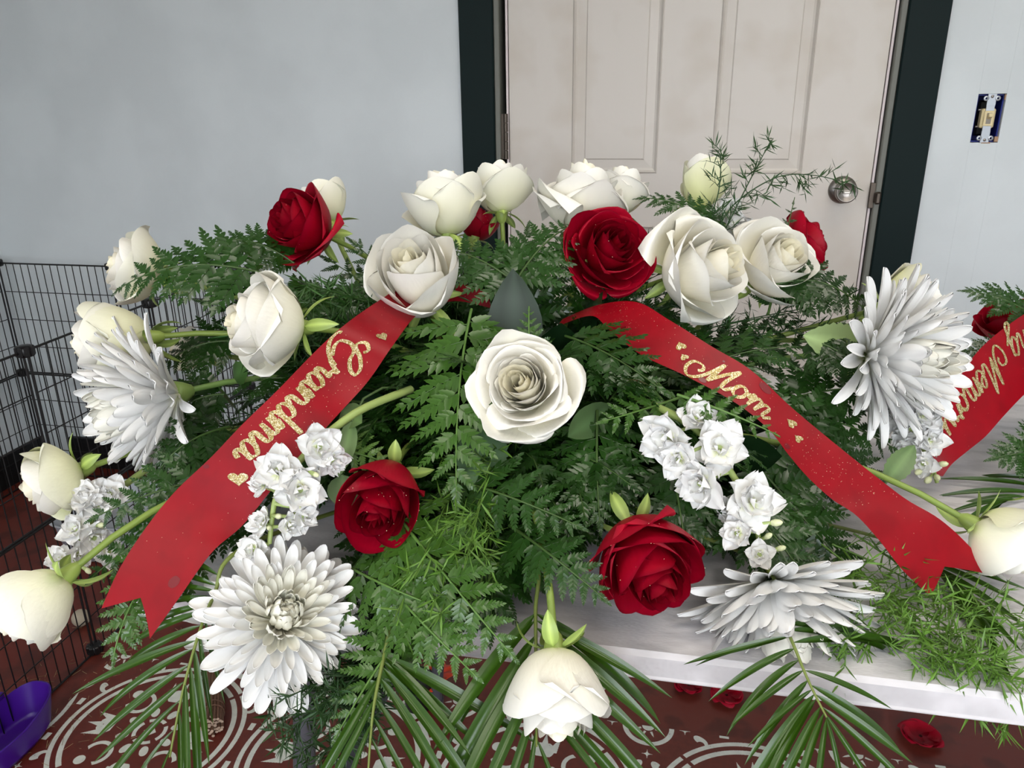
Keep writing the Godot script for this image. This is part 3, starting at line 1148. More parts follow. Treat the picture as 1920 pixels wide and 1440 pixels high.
func room() -> void:
	var hx := Vector2(0.692, 0.752)       # the hole cut for the switch
	var hy := Vector2(1.070, 1.179)
	struct("wall_back", wall_boxes([[-2.2, -0.47, 0.0, 2.6], [-0.47, 0.52, 2.06, 2.6], [0.52, hx.x, 0.0, 2.6], [hx.y, 2.3, 0.0, 2.6], [hx.x, hx.y, 0.0, hy.x], [hx.x, hx.y, hy.y, 2.6]], WALL_Z, WALL_Z - 0.12), "pale blue grey painted wall with the door in it", "wall")
	var b := MB.new()
	# left wall with a big window opening beside the camera
	for r in [[-2.245, 0.7, 0.0, 2.6], [0.7, 1.9, 0.0, 0.85], [0.7, 1.9, 2.2, 2.6], [1.9, 2.4, 0.0, 2.6]]:
		b.box(Vector3(-2.16, (r[2] + r[3]) / 2, (r[0] + r[1]) / 2), Vector3(0.12, r[3] - r[2], r[1] - r[0]), 0.0004)
	struct("wall_left", b.make(M.wall), "pale grey side wall behind the wire pen", "wall")
	b = MB.new()
	b.box(Vector3(2.36, 1.3, 0.08), Vector3(0.12, 2.6, 4.65), 0.0004)
	struct("wall_right", b.make(M.wall))
	b = MB.new()
	for r in [[-2.22, -0.5, 0.0, 2.6], [-0.5, 2.0, 0.0, 0.7], [-0.5, 2.0, 2.35, 2.6], [2.0, 2.42, 0.0, 2.6]]:
		b.box(Vector3((r[0] + r[1]) / 2, (r[2] + r[3]) / 2, 2.46), Vector3(r[1] - r[0], r[3] - r[2], 0.12), 0.0004)
	struct("wall_front", b.make(M.wall))
	b = MB.new()
	b.box(Vector3(0.1, 2.66, 0.1), Vector3(4.65, 0.12, 4.85), 0.0004)
	struct("ceiling", b.make(M.ceiling))
	b = MB.new()
	b.box(Vector3(0.1, -0.05, 0.1), Vector3(4.65, 0.1, 4.85), 0.0004)
	struct("floor", b.make(M.floor), "dark red painted concrete floor", "floor")
	# the stencilled field: a film of paint, repeating every 39 cm
	b = MB.new()
	var x0 := -1.185
	var x1 := 1.8
	var z0 := -1.258
	var z1 := 1.2
	for q in [[x0, z0], [x1, z0], [x1, z1], [x0, z1]]:
		b.v.append(Vector3(q[0], 0.0006, q[1])); b.n.append(Vector3.UP); b.c.append(Color.WHITE)
		b.uv.append(Vector2((q[0] + 0.965) / 0.391 + 0.5, (q[1] + 1.062) / 0.391 + 0.5))
	b.ix.append_array([0, 1, 2, 0, 2, 3])
	struct("floor_stencil", b.make(M.stencil), "pale grey stencilled ring and tulip pattern on red floor", "floor")
	b = MB.new()
	b.box(Vector3(-1.27, 0.055, WALL_Z + 0.008), Vector3(1.44, 0.11, 0.016), 0.003)
	struct("baseboard_back", b.make(M.baseboard), "black baseboard along the back wall", "baseboard")
	b = MB.new()
	b.box(Vector3(-2.092, 0.055, 0.1), Vector3(0.016, 0.11, 4.4), 0.003)
	struct("baseboard_left", b.make(M.baseboard), "black baseboard along the left wall", "baseboard")
	b = MB.new()
	b.box(Vector3(1.45, 0.055, WALL_Z + 0.008), Vector3(1.7, 0.11, 0.016), 0.003)
	struct("baseboard_right", b.make(M.baseboard))
	# door casing
	var n := 1
	for r in [[-0.556, -0.467, 0.0, 2.15], [0.508, 0.599, 0.0, 2.15], [-0.556, 0.599, 2.06, 2.15]]:
		b = MB.new()
		b.box(Vector3((r[0] + r[1]) / 2, (r[2] + r[3]) / 2, WALL_Z + 0.006), Vector3(r[1] - r[0], r[3] - r[2], 0.024), 0.003)
		struct("trim_%d" % n, b.make(M.trim), ["dark green door casing on the hinge side", "dark green door casing beside the light switch", "dark green casing over the door"][n - 1], "door casing")
		n += 1
	# jambs: a stop, a pale weather strip, a dark gap
	for sd in [-1.0, 1.0]:
		var e := -0.467 if sd < 0 else 0.508
		var k := -1.0 if sd < 0 else 1.0
		b = MB.new()
		b.box(Vector3(e - k * 0.007, 1.03, WALL_Z - 0.035), Vector3(0.014, 2.06, 0.09), 0.002)
		struct("trim_%d" % n, b.make(M.jamb), "grey green door jamb on the hinge side" if sd < 0 else "grey green door jamb on the latch side", "door jamb")
		n += 1
	var cx := 0.026
	var door := struct("door_1", door_leaf(), "off-white panelled door behind the flowers", "door")
	b = MB.new()
	for sd in [-1.0, 1.0]:
		b.box(Vector3(cx + sd * 0.4625, 1.03, WALL_Z - 0.012), Vector3(0.006, 2.05, 0.012), 0.001)
	part("weather_strip", b.make(M.strip), door)
	b = MB.new()
	b.box(Vector3(cx, 1.0, WALL_Z - 0.09), Vector3(0.99, 2.1, 0.03), 0.001)
	part("door_backing", b.make(M.gap), door)
	# hinge: leaf and knuckles
	for y in [1.088, 0.3, 1.85]:
		b = MB.new()
		b.box(Vector3(-0.448, y, WALL_Z - 0.002), Vector3(0.016, 0.115, 0.006), 0.001)
		for k in 5:
			b.rod(Vector3(-0.4395, y - 0.057 + k * 0.0232, WALL_Z + 0.005), Vector3(-0.4395, y - 0.0355 + k * 0.0232, WALL_Z + 0.005), 0.0058, 10)
		part("hinge", b.make(M.dark_steel), door)
	b = MB.new()
	b.box(Vector3(0.492, 0.945, WALL_Z + 0.004), Vector3(0.02, 0.062, 0.004), 0.001)
	b.box(Vector3(0.5, 0.94, WALL_Z + 0.012), Vector3(0.014, 0.03, 0.02), 0.004)
	part("strike_plate", b.make(M.dark_steel), door)
	# knob with a thumb turn
	var fr := Transform3D(Basis(Vector3.RIGHT, PI / 2), Vector3(0.419, 0.957, WALL_Z - 0.006))
	b = MB.new()
	b.lathe(PackedVector2Array([Vector2(0.034, 0.0), Vector2(0.034, 0.002), Vector2(0.032, 0.006), Vector2(0.024, 0.012), Vector2(0.014, 0.015), Vector2(0.0115, 0.03)]), fr, 36)
	var rosette := part("rosette", b.make(M.steel), door)
	b = MB.new()
	b.lathe(PackedVector2Array([Vector2(0.0105, 0.024), Vector2(0.015, 0.032), Vector2(0.0235, 0.040), Vector2(0.0262, 0.048), Vector2(0.0262, 0.056), Vector2(0.0245, 0.060), Vector2(0.0215, 0.0605), Vector2(0.016, 0.0565), Vector2(0.009, 0.0545), Vector2(0.0, 0.054)]), fr, 36)
	var knob := part("door_knob", b.make(M.steel), door)
	b = MB.new()
	b.box(fr * Vector3(0, 0.058, 0), Vector3(0.016, 0.0055, 0.012), 0.0015)
	part("thumb_turn", b.make(mat(Color(0.9, 0.88, 0.84), 0.3, 0.8)), knob)
	b = MB.new()
	b.lathe(PackedVector2Array([Vector2(0.0032, 0.0), Vector2(0.0028, 0.002), Vector2(0.0, 0.0026)]), Transform3D(fr.basis, fr * Vector3(-0.022, 0.010, 0.0)), 12)
	part("screw", b.make(M.zinc), rosette)
	light_switch(hx, hy)


func door_leaf() -> ArrayMesh:
	# slab with six panels: each a sunk moulding round a raised field
	var b := MB.new()
	var z := WALL_Z - 0.006
	var xs := [-0.431, -0.266, -0.042, 0.094, 0.318, 0.483]
	var ys := [0.005, 0.20, 0.86, 0.995, 1.60, 1.70, 1.92, 2.055]
	for i in 5:
		for j in 7:
			var panel: bool = i % 2 == 1 and j % 2 == 1
			var a := Vector2(xs[i], ys[j])
			var c := Vector2(xs[i + 1], ys[j + 1])
			if not panel:
				b.face([Vector3(a.x, a.y, z), Vector3(c.x, a.y, z), Vector3(c.x, c.y, z), Vector3(a.x, c.y, z)], Vector3.BACK)
				continue
			# rings: inset from the edge, depth
			var rings := [[0.0, 0.0], [0.003, 0.004], [0.008, -0.003], [0.013, -0.0055], [0.034, -0.0035], [0.037, -0.0005]]
			for k in rings.size() - 1:
				var i0: float = rings[k][0]
				var i1: float = rings[k + 1][0]
				var d0: float = rings[k][1]
				var d1: float = rings[k + 1][1]
				var o := [Vector3(a.x + i0, a.y + i0, z + d0), Vector3(c.x - i0, a.y + i0, z + d0), Vector3(c.x - i0, c.y - i0, z + d0), Vector3(a.x + i0, c.y - i0, z + d0)]
				var n := [Vector3(a.x + i1, a.y + i1, z + d1), Vector3(c.x - i1, a.y + i1, z + d1), Vector3(c.x - i1, c.y - i1, z + d1), Vector3(a.x + i1, c.y - i1, z + d1)]
				for q in 4:
					var r := (q + 1) % 4
					var nm: Vector3 = (o[r] - o[q]).cross(n[q] - o[q]).normalized()
					b.face([o[q], o[r], n[r], n[q]], nm if nm.z > 0 else -nm)
			b.face([Vector3(a.x + 0.037, a.y + 0.037, z - 0.0005), Vector3(c.x - 0.037, a.y + 0.037, z - 0.0005), Vector3(c.x - 0.037, c.y - 0.037, z - 0.0005), Vector3(a.x + 0.037, c.y - 0.037, z - 0.0005)], Vector3.BACK)
	b.box(Vector3(0.026, 1.03, z - 0.024), Vector3(0.914, 2.05, 0.034), 0.001)
	return b.make(M.door)


func light_switch(hx: Vector2, hy: Vector2) -> void:
	var c := Vector3((hx.x + hx.y) / 2, (hy.x + hy.y) / 2, WALL_Z)
	var o := thing("light_switch", "uncovered ivory light switch in a blue box in the wall", "light switch", Transform3D(Basis.IDENTITY, c))
	var w := hx.y - hx.x
	var h := hy.y - hy.x
	var b := MB.new()
	b.box(Vector3(0, 0, -0.068), Vector3(w, h, 0.004), 0.0005)
	for s in [-1.0, 1.0]:
		b.box(Vector3(s * (w / 2 - 0.0025), 0, -0.038), Vector3(0.003, h - 0.002, 0.06), 0.0005)
		b.box(Vector3(0, s * (h / 2 - 0.0025), -0.038), Vector3(w - 0.002, 0.003, 0.06), 0.0005)
	part("switch_box", b.make(M.box_blue), o)
	b = MB.new()
	b.box(Vector3(0.006, 0, -0.050), Vector3(0.036, 0.08, 0.024), 0.004)
	part("wiring", b.make(M.black), o)
	b = MB.new()
	b.box(Vector3(w / 2 - 0.001, 0.047, -0.004), Vector3(0.003, 0.012, 0.006), 0.0005)
	b.box(Vector3(w / 2 - 0.004, -0.047, -0.004), Vector3(0.008, 0.012, 0.006), 0.0005)
	b.box(Vector3(0.004, -h / 2 - 0.0005, -0.002), Vector3(0.02, 0.003, 0.006), 0.0005)
	part("torn_board_edge", b.make(M.raw_board), o)
	b = MB.new()
	for s in [-1.0, 1.0]:
		b.box(Vector3(0, s * 0.041, 0.0006), Vector3(0.019, 0.027, 0.0016), 0.0004)
		for e in [-1.0, 1.0]:
			b.lathe(PackedVector2Array([Vector2(0.0025, 0.0012), Vector2(0.0058, 0.0012), Vector2(0.0058, -0.0006), Vector2(0.0025, -0.0006)]), Transform3D(Basis(Vector3.RIGHT, PI / 2), Vector3(e * 0.0125, s * 0.0445, 0.001)), 14)
	b.box(Vector3(0, 0, 0.0004), Vector3(0.018, 0.06, 0.0016), 0.0004)
	part("mounting_strap", b.make(M.zinc), o)
	b = MB.new()
	for s in [-1.0, 1.0]:
		b.lathe(PackedVector2Array([Vector2(0.0034, 0.0), Vector2(0.003, 0.0014), Vector2(0.0, 0.002)]), Transform3D(Basis(Vector3.RIGHT, PI / 2), Vector3(0, s * 0.0485, 0.0014)), 12)
		b.rod(Vector3(-0.020, s * 0.019, -0.016), Vector3(-0.014, s * 0.019, -0.016), 0.0028, 8)
	part("screw", b.make(M.steel), o)
	b = MB.new()
	b.box(Vector3(0, 0, -0.012), Vector3(0.03, 0.044, 0.022), 0.003)
	b.box(Vector3(0, 0, 0.0018), Vector3(0.0215, 0.034, 0.003), 0.001)
	part("switch_body", b.make(M.ivory), o)
	b = MB.new()
	b.box(Vector3(0, 0, 0.0030), Vector3(0.011, 0.025, 0.001), 0.0003)
	part("face_plate", b.make(mat(Color(0.55, 0.52, 0.47), 0.4)), o)
	b = MB.new()
	b.box(Vector3(0, 0.005, 0.008), Vector3(0.0085, 0.009, 0.014), 0.0012, Basis(Vector3.RIGHT, -0.45))
	part("toggle", b.make(M.ivory), o)


# ------------------------------------------------------------------ the pen, the table and what lies on the floor
func grid_panel(pen: Node3D, o: Vector3, u: Vector3, h: float, nx: int, ny: int) -> void:
	var b := MB.new()
	var w := u.length()
	var d := u / w
	var up := Vector3(0, h, 0)
	for e in [[o, o + u], [o + up, o + u + up], [o, o + up], [o + u, o + u + up]]:
		b.rod(e[0], e[1], 0.0026, 6)
	for k in range(1, nx):
		b.rod(o + u * k / nx, o + u * k / nx + up, 0.0014, 5)
	for k in range(1, ny):
		var q := Vector3(0, h * k / ny, 0) + d.cross(Vector3.UP) * 0.0018
		b.rod(o + q, o + u + q, 0.0014, 5)
	part("grid_panel", b.make(M.wire), pen)


func playpen() -> void:
	var pen := thing("wire_playpen", "black wire grid pet pen in the corner left of the flowers", "pet pen", Transform3D(Basis.IDENTITY, Vector3(-1.64, 0, -1.5)))
	var off := pen.position
	var X1 := -1.238
	var X0 := -2.045
	var H := 0.357
	var zs := [-0.07, -0.465, -0.86, -1.255, -1.65, -2.045]
	var posts := []
	for k in zs.size():
		posts.append(Vector3(X1, 0, zs[k]))
	for lv in 2:
		var y := 0.004 + lv * (H + 0.006)
		for k in zs.size() - 1:
			grid_panel(pen, Vector3(X1, y, zs[k] - 0.006) - off, Vector3(0, 0, zs[k + 1] - zs[k] + 0.012), H, 15, 4)
			grid_panel(pen, Vector3(X0, y, zs[k] - 0.006) - off, Vector3(0, 0, zs[k + 1] - zs[k] + 0.012), H, 15, 4)
		for k in 2:
			grid_panel(pen, Vector3(X0 + 0.4035 * k + 0.006, y, zs[5]) - off, Vector3(0.4035 - 0.012, 0, 0), H, 15, 4)
	var spots := []
	for z in zs:
		for x in [X1, X0]:
			spots.append(Vector2(x, z))
	spots.append(Vector2((X0 + X1) / 2, zs[5]))
	for s in spots:
		for lv in 3:
			var y := [0.012, 0.004 + H + 0.003, 0.010 + 2 * H][lv] as float
			var b := MB.new()
			# an eight-sided clip with a notch on every side
			for k in 4:
				var a := PI * k / 4
				b.box(Vector3.ZERO, Vector3(0.036, 0.020, 0.009), 0.002, Basis(Vector3.UP, a))
			b.lathe(PackedVector2Array([Vector2(0.0, -0.011), Vector2(0.0135, -0.011), Vector2(0.0165, -0.005), Vector2(0.0165, 0.005), Vector2(0.0135, 0.011), Vector2(0.0, 0.012)]), Transform3D.IDENTITY, 8)
			part("connector", b.make(M.wire), pen, Transform3D(Basis(Vector3.UP, rf(0, 1)), Vector3(s.x, y, s.y) - off))


func folding_table() -> void:
	var o := thing("folding_table", "white plastic folding table under the flowers", "table", Transform3D(Basis.IDENTITY, Vector3(0.43, 0, -0.92)))
	var b := MB.new()
	# top with a rounded lip all round: x -0.49 .. 1.34, z -1.29 .. -0.55
	b.box(Vector3(0, TABLE_TOP - 0.0135, 0), Vector3(1.84, 0.027, 0.742), 0.004)
	b.box(Vector3(0, TABLE_TOP - 0.0245, 0.3695), Vector3(1.83, 0.004, 0.006), 0.0015)
	part("table_top", b.make(M.table), o)
	for sx in [-1.18, 1.0]:
		b = MB.new()
		b.box(Vector3(sx * 0.66, TABLE_TOP - 0.045, 0), Vector3(0.05, 0.03, 0.66), 0.004)
		part("leg_bracket", b.make(M.black), o)
		for sz in [-1.0, 1.0]:
			b = MB.new()
			b.rod(Vector3(sx * 0.66, TABLE_TOP - 0.03, sz * 0.29), Vector3(sx * 0.72, 0.012, sz * 0.31), 0.0125, 12)
			b.rod(Vector3(sx * 0.72, 0.0, sz * 0.31), Vector3(sx * 0.718, 0.025, sz * 0.31), 0.015, 12)
			part("leg", b.make(M.legs), o)
		b = MB.new()
		b.rod(Vector3(sx * 0.69, 0.34, -0.30), Vector3(sx * 0.69, 0.34, 0.30), 0.009, 10)
		part("cross_bar", b.make(M.legs), o)


func floor_things() -> void:
	# purple feeding trough hooked on the pen
	var at := Vector3(-1.215, 0.0, -0.965)
	var o := thing("feeding_trough", "purple plastic feeding trough against the wire pen", "pet dish", Transform3D(Basis.IDENTITY, at))
	var nu := 40
	var outer := PackedVector3Array()
	var prof := [[0.0, 0.004, 0.0], [0.74, 0.004, 0.0], [0.86, 0.016, 0.0], [1.0, 0.062, 0.0], [1.0, 0.066, 0.0], [0.955, 0.066, 0.0], [0.83, 0.020, 0.0], [0.72, 0.0095, 0.0], [0.0, 0.009, 0.0]]
	for j in prof.size():
		for i in nu + 1:
			var a := -TAU * i / nu
			var cx := signf(cos(a)) * pow(absf(cos(a)), 0.75) * 0.052
			var cz := signf(sin(a)) * pow(absf(sin(a)), 0.85) * 0.105
			outer.append(Vector3(cx * prof[j][0] + 0.015, prof[j][1] + 0.016 * maxf(0.0, -cz / 0.105) * smoothstep(0.05, 0.06, prof[j][1]), cz * prof[j][0]))
	var b := MB.new()
	b.quadmesh(outer, nu + 1, prof.size())
	part("bowl", b.make(M.purple), o)
	for k in 2:
		b = MB.new()
		b.box(Vector3(-0.036, 0.072, -0.05 + 0.09 * k), Vector3(0.006, 0.022, 0.022), 0.002)
		b.box(Vector3(-0.044, 0.083, -0.05 + 0.09 * k), Vector3(0.02, 0.004, 0.022), 0.0015)
		part("hook", b.make(M.purple), o)
	# bundle of chew sticks, cut ends towards us
	var e0 := Vector3(-0.832, 0.024, -1.075)
	var e1 := Vector3(-0.955, 0.022, -1.29)
	var st := thing("stick_bundle", "tied bundle of thin brown sticks lying on the stencilled floor", "stick bundle", Transform3D(Basis.IDENTITY, e0))
	var ax := (e1 - e0).normalized()
	var sx := ax.cross(Vector3.UP).normalized()
	var sy := sx.cross(ax).normalized()
	var k := 0
	for ring in [[0, 1], [1, 6], [2, 12], [3, 18]]:
		for m in ring[1]:
			var a: float = TAU * m / ring[1] + ring[0] * 0.4
			var off: Vector3 = (sx * cos(a) + sy * sin(a)) * (ring[0] * 0.0063)
			if off.y < -0.021:
				continue
			var b2 := MB.new()
			var j := ax * rf(-0.006, 0.006)
			var tone := rf(0.75, 1.15)
			b2.tube(PackedVector3Array([off + j, off * 0.86 + ax * 0.12, off + ax * (0.245 + rf(-0.01, 0.01))]), PackedFloat32Array([0.0031, 0.0031, 0.003]), 7, Color(0.17, 0.085, 0.05) * tone, false)
			b2.face(range(7).map(func(q): return off + j + (sx * cos(TAU * q / 7) + sy * sin(TAU * q / 7)) * 0.0031), -ax, Color(0.46, 0.33, 0.24) * tone)
			part("stick", b2.make(M.twig), st)
	for t in [0.035, 0.05, 0.20]:
		b = MB.new()
		var ring := PackedVector3Array()
		for q in 25:
			ring.append(ax * t + (sx * cos(TAU * q / 24) + sy * sin(TAU * q / 24)) * 0.0225)
		b.tube(ring, radii(0.0012, 0.0012, 24), 6, Color(0.14, 0.07, 0.04), false)
		part("tie", b.make(M.twig), st)
	# fallen petals on the floor under the table
	var spots := [[1725, 1385, 0.036, "fallen dark red petals lying on the bare floor under table edge"], [1291, 1290, 0.03, "red petals on the floor half hidden by the table edge"], [1362, 1308, 0.032, "dark red petals on the floor behind hanging palm leaflets"]]
	for s in spots:
		var c := on_plane(s[0], s[1], 0.0)
		var p := thing("fallen_bloom", s[3], "fallen petals", Transform3D(Basis.IDENTITY, c))
		for q in 6:
			var m := petal_mesh(0.75, s[2], s[2] * 0.8, 1.0, true, 0.0, 1.0)
			part("petal", m, p, Transform3D(Basis(Vector3.UP, q * 1.1) * Basis(Vector3.RIGHT, 0.25), Vector3(0, 0.008, 0)))
	var c := on_plane(817, 1312, 0.0)
	var fl := thing("silk_flower", "orange red silk flower standing on the floor under the table", "artificial flower", Transform3D(Basis.IDENTITY, c))
	b = MB.new()
	b.lathe(PackedVector2Array([Vector2(0.0, 0.0), Vector2(0.028, 0.0), Vector2(0.034, 0.07), Vector2(0.031, 0.07), Vector2(0.0, 0.062)]), Transform3D(Basis.IDENTITY, Vector3(-0.03, 0, 0.02)), 20)
	part("pot", b.make(M.black), fl)
	for q in 9:
		var bl := blade(0.05, 0.019, 1.1, 0.3, Color(0.5, 0.035, 0.01), Color(0.62, 0.06, 0.015), M.soft_leaf, 3)
		part("petal", bl, fl, Transform3D(Basis(Vector3.UP, q * 0.75) * Basis(Vector3.RIGHT, 0.35 + 0.09 * q), Vector3(0, 0.055, 0)))
	b = MB.new()
	b.tube(PackedVector3Array([Vector3(-0.02, 0.05, 0.01), Vector3(0, 0.06, 0)]), PackedFloat32Array([0.003, 0.003]), 6, Color(0.05, 0.12, 0.03))
	part("stem", b.make(M.stem), fl)
	# litter pan and chew ball inside the pen
	var pc := Vector3(-1.44, 0, -1.72)
	var pan := thing("litter_pan", "pale grey litter pan inside the wire pen", "litter pan", Transform3D(Basis(Vector3.UP, 0.15), pc))
	var rim := PackedVector3Array()
	var pp := [[0.0, 0.004], [0.92, 0.004], [1.0, 0.115], [1.05, 0.117], [0.985, 0.117], [0.90, 0.012], [0.0, 0.011]]
	for j in pp.size():
		for i in 41:
			var a := -TAU * i / 40
			rim.append(Vector3(signf(cos(a)) * pow(absf(cos(a)), 0.35) * 0.19 * pp[j][0], pp[j][1], signf(sin(a)) * pow(absf(sin(a)), 0.35) * 0.14 * pp[j][0]))
	b = MB.new()
	b.quadmesh(rim, 41, pp.size())
	part("pan", b.make(M.pan), pan)
	var bc := on_plane(155, 1172, 0.0)
	b = MB.new()
	var ball := PackedVector2Array()
	for q in 13:
		var a := PI * q / 12
		ball.append(Vector2(sin(a) * 0.021, 0.021 - cos(a) * 0.021))
	b.lathe(ball, Transform3D.IDENTITY, 20, Color(0.42, 0.36, 0.27))
	solo("chew_ball", b.make(M.twig), "small beige chew ball on the floor inside the pen", "ball", "", Transform3D(Basis.IDENTITY, bc))
	# loose hay on the floor by the pen
	b = MB.new()
	for q in 260:
		var g := Vector3(rf(-1.75, -0.75), 0.0012, rf(-1.75, -0.85))
		if rng.randf() < 0.6:
			g = Vector3(-1.2 + rng.randfn(0, 0.07), 0.0012, rf(-1.4, -0.9))
		var d := Vector3(rf(-1, 1), rf(0.0, 0.15), rf(-1, 1)).normalized() * rf(0.003, 0.022)
		b.rod(g, g + d, 0.0004, 3, Color(0.42, 0.32, 0.16) * rf(0.6, 1.2))
	var hay := solo("hay", b.make(M.twig), "loose wisps of hay scattered on the floor by the pen", "hay")
	hay.set_meta("kind", "stuff")


func on_plane(px: float, py: float, h: float) -> Vector3:     # where a pixel's ray meets the level plane at height h
	var d := P(px, py, 1.0) - EYE
	return EYE + d * ((h - EYE.y) / d.y)


# ------------------------------------------------------------------ the flowers, one by one
func roses() -> void:
	# [base px, py, depth, tip px, py, depth, half width px, open, petals, label, green]
	var white := [
		[298, 516, 0.955, 200, 492, 0.925, 66, 0.55, 18, "white rose facing left, highest on the left edge in front of the wire pen", 0.5],
		[283, 633, 0.85, 136, 652, 0.82, 68, 0.45, 20, "white rose with green outer petals lying just above the left chrysanthemum", 0.6],
		[566, 614, 0.765, 420, 603, 0.73, 80, 0.75, 22, "large white rose facing left, beside the top of the ribbon reading Grandma", 0.1],
		[388, 662, 0.95, 318, 652, 0.93, 36, 0.3, 12, "white rosebud half hidden behind the left chrysanthemum and fern", 0.2],
		[152, 882, 0.79, 42, 925, 0.76, 68, 0.5, 18, "white rose with yellow green outer petals at the left, above the white stock", 1.0],
		[122, 1082, 0.665, 5, 1188, 0.64, 72, 0.3, 18, "white rosebud cut by the left edge of the frame, above the purple trough", 0.5],
		[620, 418, 1.03, 588, 342, 1.03, 44, 0.4, 18, "white rose standing behind the left red rose", 0.6],
		[800, 566, 0.86, 757, 472, 0.79, 82, 0.22, 18, "round white rose covering the top of the ribbon reading Grandma", 0.0],
		[840, 441, 0.985, 828, 318, 0.985, 66, 0.7, 22, "white rose upright against the dark door casing, left of its smaller twin", 0.3],
		[940, 400, 1.05, 932, 303, 1.05, 47, 0.5, 20, "white rose upright in front of the door hinge", 0.5],
		[1088, 432, 0.985, 1100, 300, 0.975, 68, 1.0, 22, "wide open white rose above the large red rose", 0.1],
		[1160, 400, 1.04, 1168, 310, 1.04, 44, 0.9, 18, "white rose behind the wide open white rose at the door panel", 0.0],
		[1306, 392, 1.07, 1326, 294, 1.07, 45, 0.25, 16, "greenish white rosebud behind the asparagus fern at the door", 1.0],
		[1262, 520, 0.935, 1385, 484, 0.865, 78, 0.85, 22, "white rose facing right, left one of the pair beside the door knob side", 0.1],
		[1420, 520, 0.965, 1495, 462, 0.90, 72, 0.8, 22, "white rose between its twin and the dark red rose at right", 0.0],
		[1652, 578, 0.93, 1765, 548, 0.91, 55, 0.35, 18, "greenish white rose behind the right chrysanthemum", 0.9],
		[1690, 665, 0.95, 1792, 690, 0.93, 58, 0.8, 18, "white rose almost hidden behind the right chrysanthemum", 0.0],
		[994, 738, 0.735, 966, 708, 0.67, 76, 1.0, 26, "open white rose in the middle of the spray, facing the viewer", 0.1],
		[1040, 1216, 0.605, 1052, 1392, 0.575, 84, 0.55, 22, "white rose hanging upside down over the front table edge", 0.05],
		[1826, 984, 0.735, 1935, 1052, 0.71, 70, 0.3, 18, "white rose at the right edge touching the tail of the ribbon", 0.5],
	]
	for r in white:
		make_rose("white_rose", P(r[0], r[1], r[2]), P(r[3], r[4], r[5]), r[6] * r[2] / F, false, r[7], r[8], r[9], "white roses of the spray", r[10])
	var red := [
		[606, 440, 0.975, 512, 402, 0.92, 62, 0.8, 24, "dark red rose facing left, highest red bloom on the left"],
		[1118, 492, 0.93, 1168, 440, 0.86, 64, 0.85, 24, "large red rose with dew drops, facing the viewer above the middle"],
		[1478, 468, 1.02, 1545, 442, 1.01, 58, 0.6, 20, "red rose seen from the side behind the pair of white roses"],
		[738, 884, 0.715, 698, 990, 0.645, 60, 0.45, 26, "red rosebud hanging below the word Grandma, dark centre showing"],
		[1186, 990, 0.675, 1252, 1125, 0.61, 80, 0.75, 26, "red rose hanging over the white table edge"],
		[888, 448, 1.08, 900, 392, 1.08, 34, 0.4, 12, "sliver of a red rose between two upright white roses"],
	]
	for r in red:
		make_rose("red_rose", P(r[0], r[1], r[2]), P(r[3], r[4], r[5]), r[6] * r[2] / F, true, r[7], r[8], r[9], "red roses of the spray")
	make_rose("red_rose", P(1895, 640, 1.12), P(1882, 565, 1.10), 46 * 1.1 / F, true, 0.6, 18, "red rose behind fern in the second spray at the right edge", "", 0.0, SECOND)


const SECOND := Vector3(0.66, 0.80, -0.98)


func mums() -> void:
	var g := "white chrysanthemums"
	# [polar angle, length, kind, how many, width factor]
	var cone := [[68, 0.98, 0, 17, 1.05], [61, 1.03, 0, 21, 1.05], [54, 1.06, 1, 22, 1.0], [47, 1.07, 1, 21, 1.0], [40, 1.06, 2, 19, 1.0], [33, 1.03, 2, 17, 1.0], [25, 0.99, 3, 15, 1.0], [17, 0.94, 3, 11, 1.0], [9, 0.88, 3, 7, 1.0], [3, 0.8, 3, 4, 1.0]]
	var wide := [[102, 1.10, 0, 13, 1.25], [93, 1.06, 0, 18, 1.2], [84, 1.0, 1, 21, 1.15], [75, 0.94, 1, 23, 1.1], [66, 0.88, 1, 23, 1.05], [57, 0.81, 2, 22, 1.0], [49, 0.77, 3, 21, 1.0], [41, 0.72, 3, 20, 0.95], [33, 0.67, 4, 18, 0.9], [25, 0.62, 4, 16, 0.85], [17, 0.57, 5, 13, 0.8], [9, 0.52, 5, 9, 0.75], [3, 0.46, 5, 5, 0.7]]
	make_mum("white_chrysanthemum", P(338, 737, 0.83), P(240, 764, 0.795), 0.082, cone, "white chrysanthemum facing left, its stem hidden in the left greenery", g)
	make_mum("white_chrysanthemum", P(528, 1165, 0.655), P(545, 1125, 0.60), 0.062, wide, "fully open white chrysanthemum hanging below the ribbon reading Grandma", g)
	make_mum("white_chrysanthemum", P(1444, 1086, 0.70), P(1480, 1190, 0.665), 0.074, [[74, 1.05, 1, 17, 1.3], [67, 1.08, 1, 20, 1.25], [60, 1.09, 1, 22, 1.2], [53, 1.09, 2, 22, 1.2], [46, 1.08, 2, 21, 1.2], [38, 1.05, 2, 20, 1.15], [30, 1.01, 3, 18, 1.1], [22, 0.96, 3, 15, 1.1], [14, 0.91, 4, 11, 1.05], [7, 0.86, 4, 8, 1.0], [3, 0.8, 4, 4, 1.0]], "white chrysanthemum hanging over the table edge, petals drooping", g)
	make_mum("white_chrysanthemum", P(1622, 666, 0.87), P(1715, 670, 0.825), 0.088, cone, "large white chrysanthemum facing right, stem along the pale leaf", g)


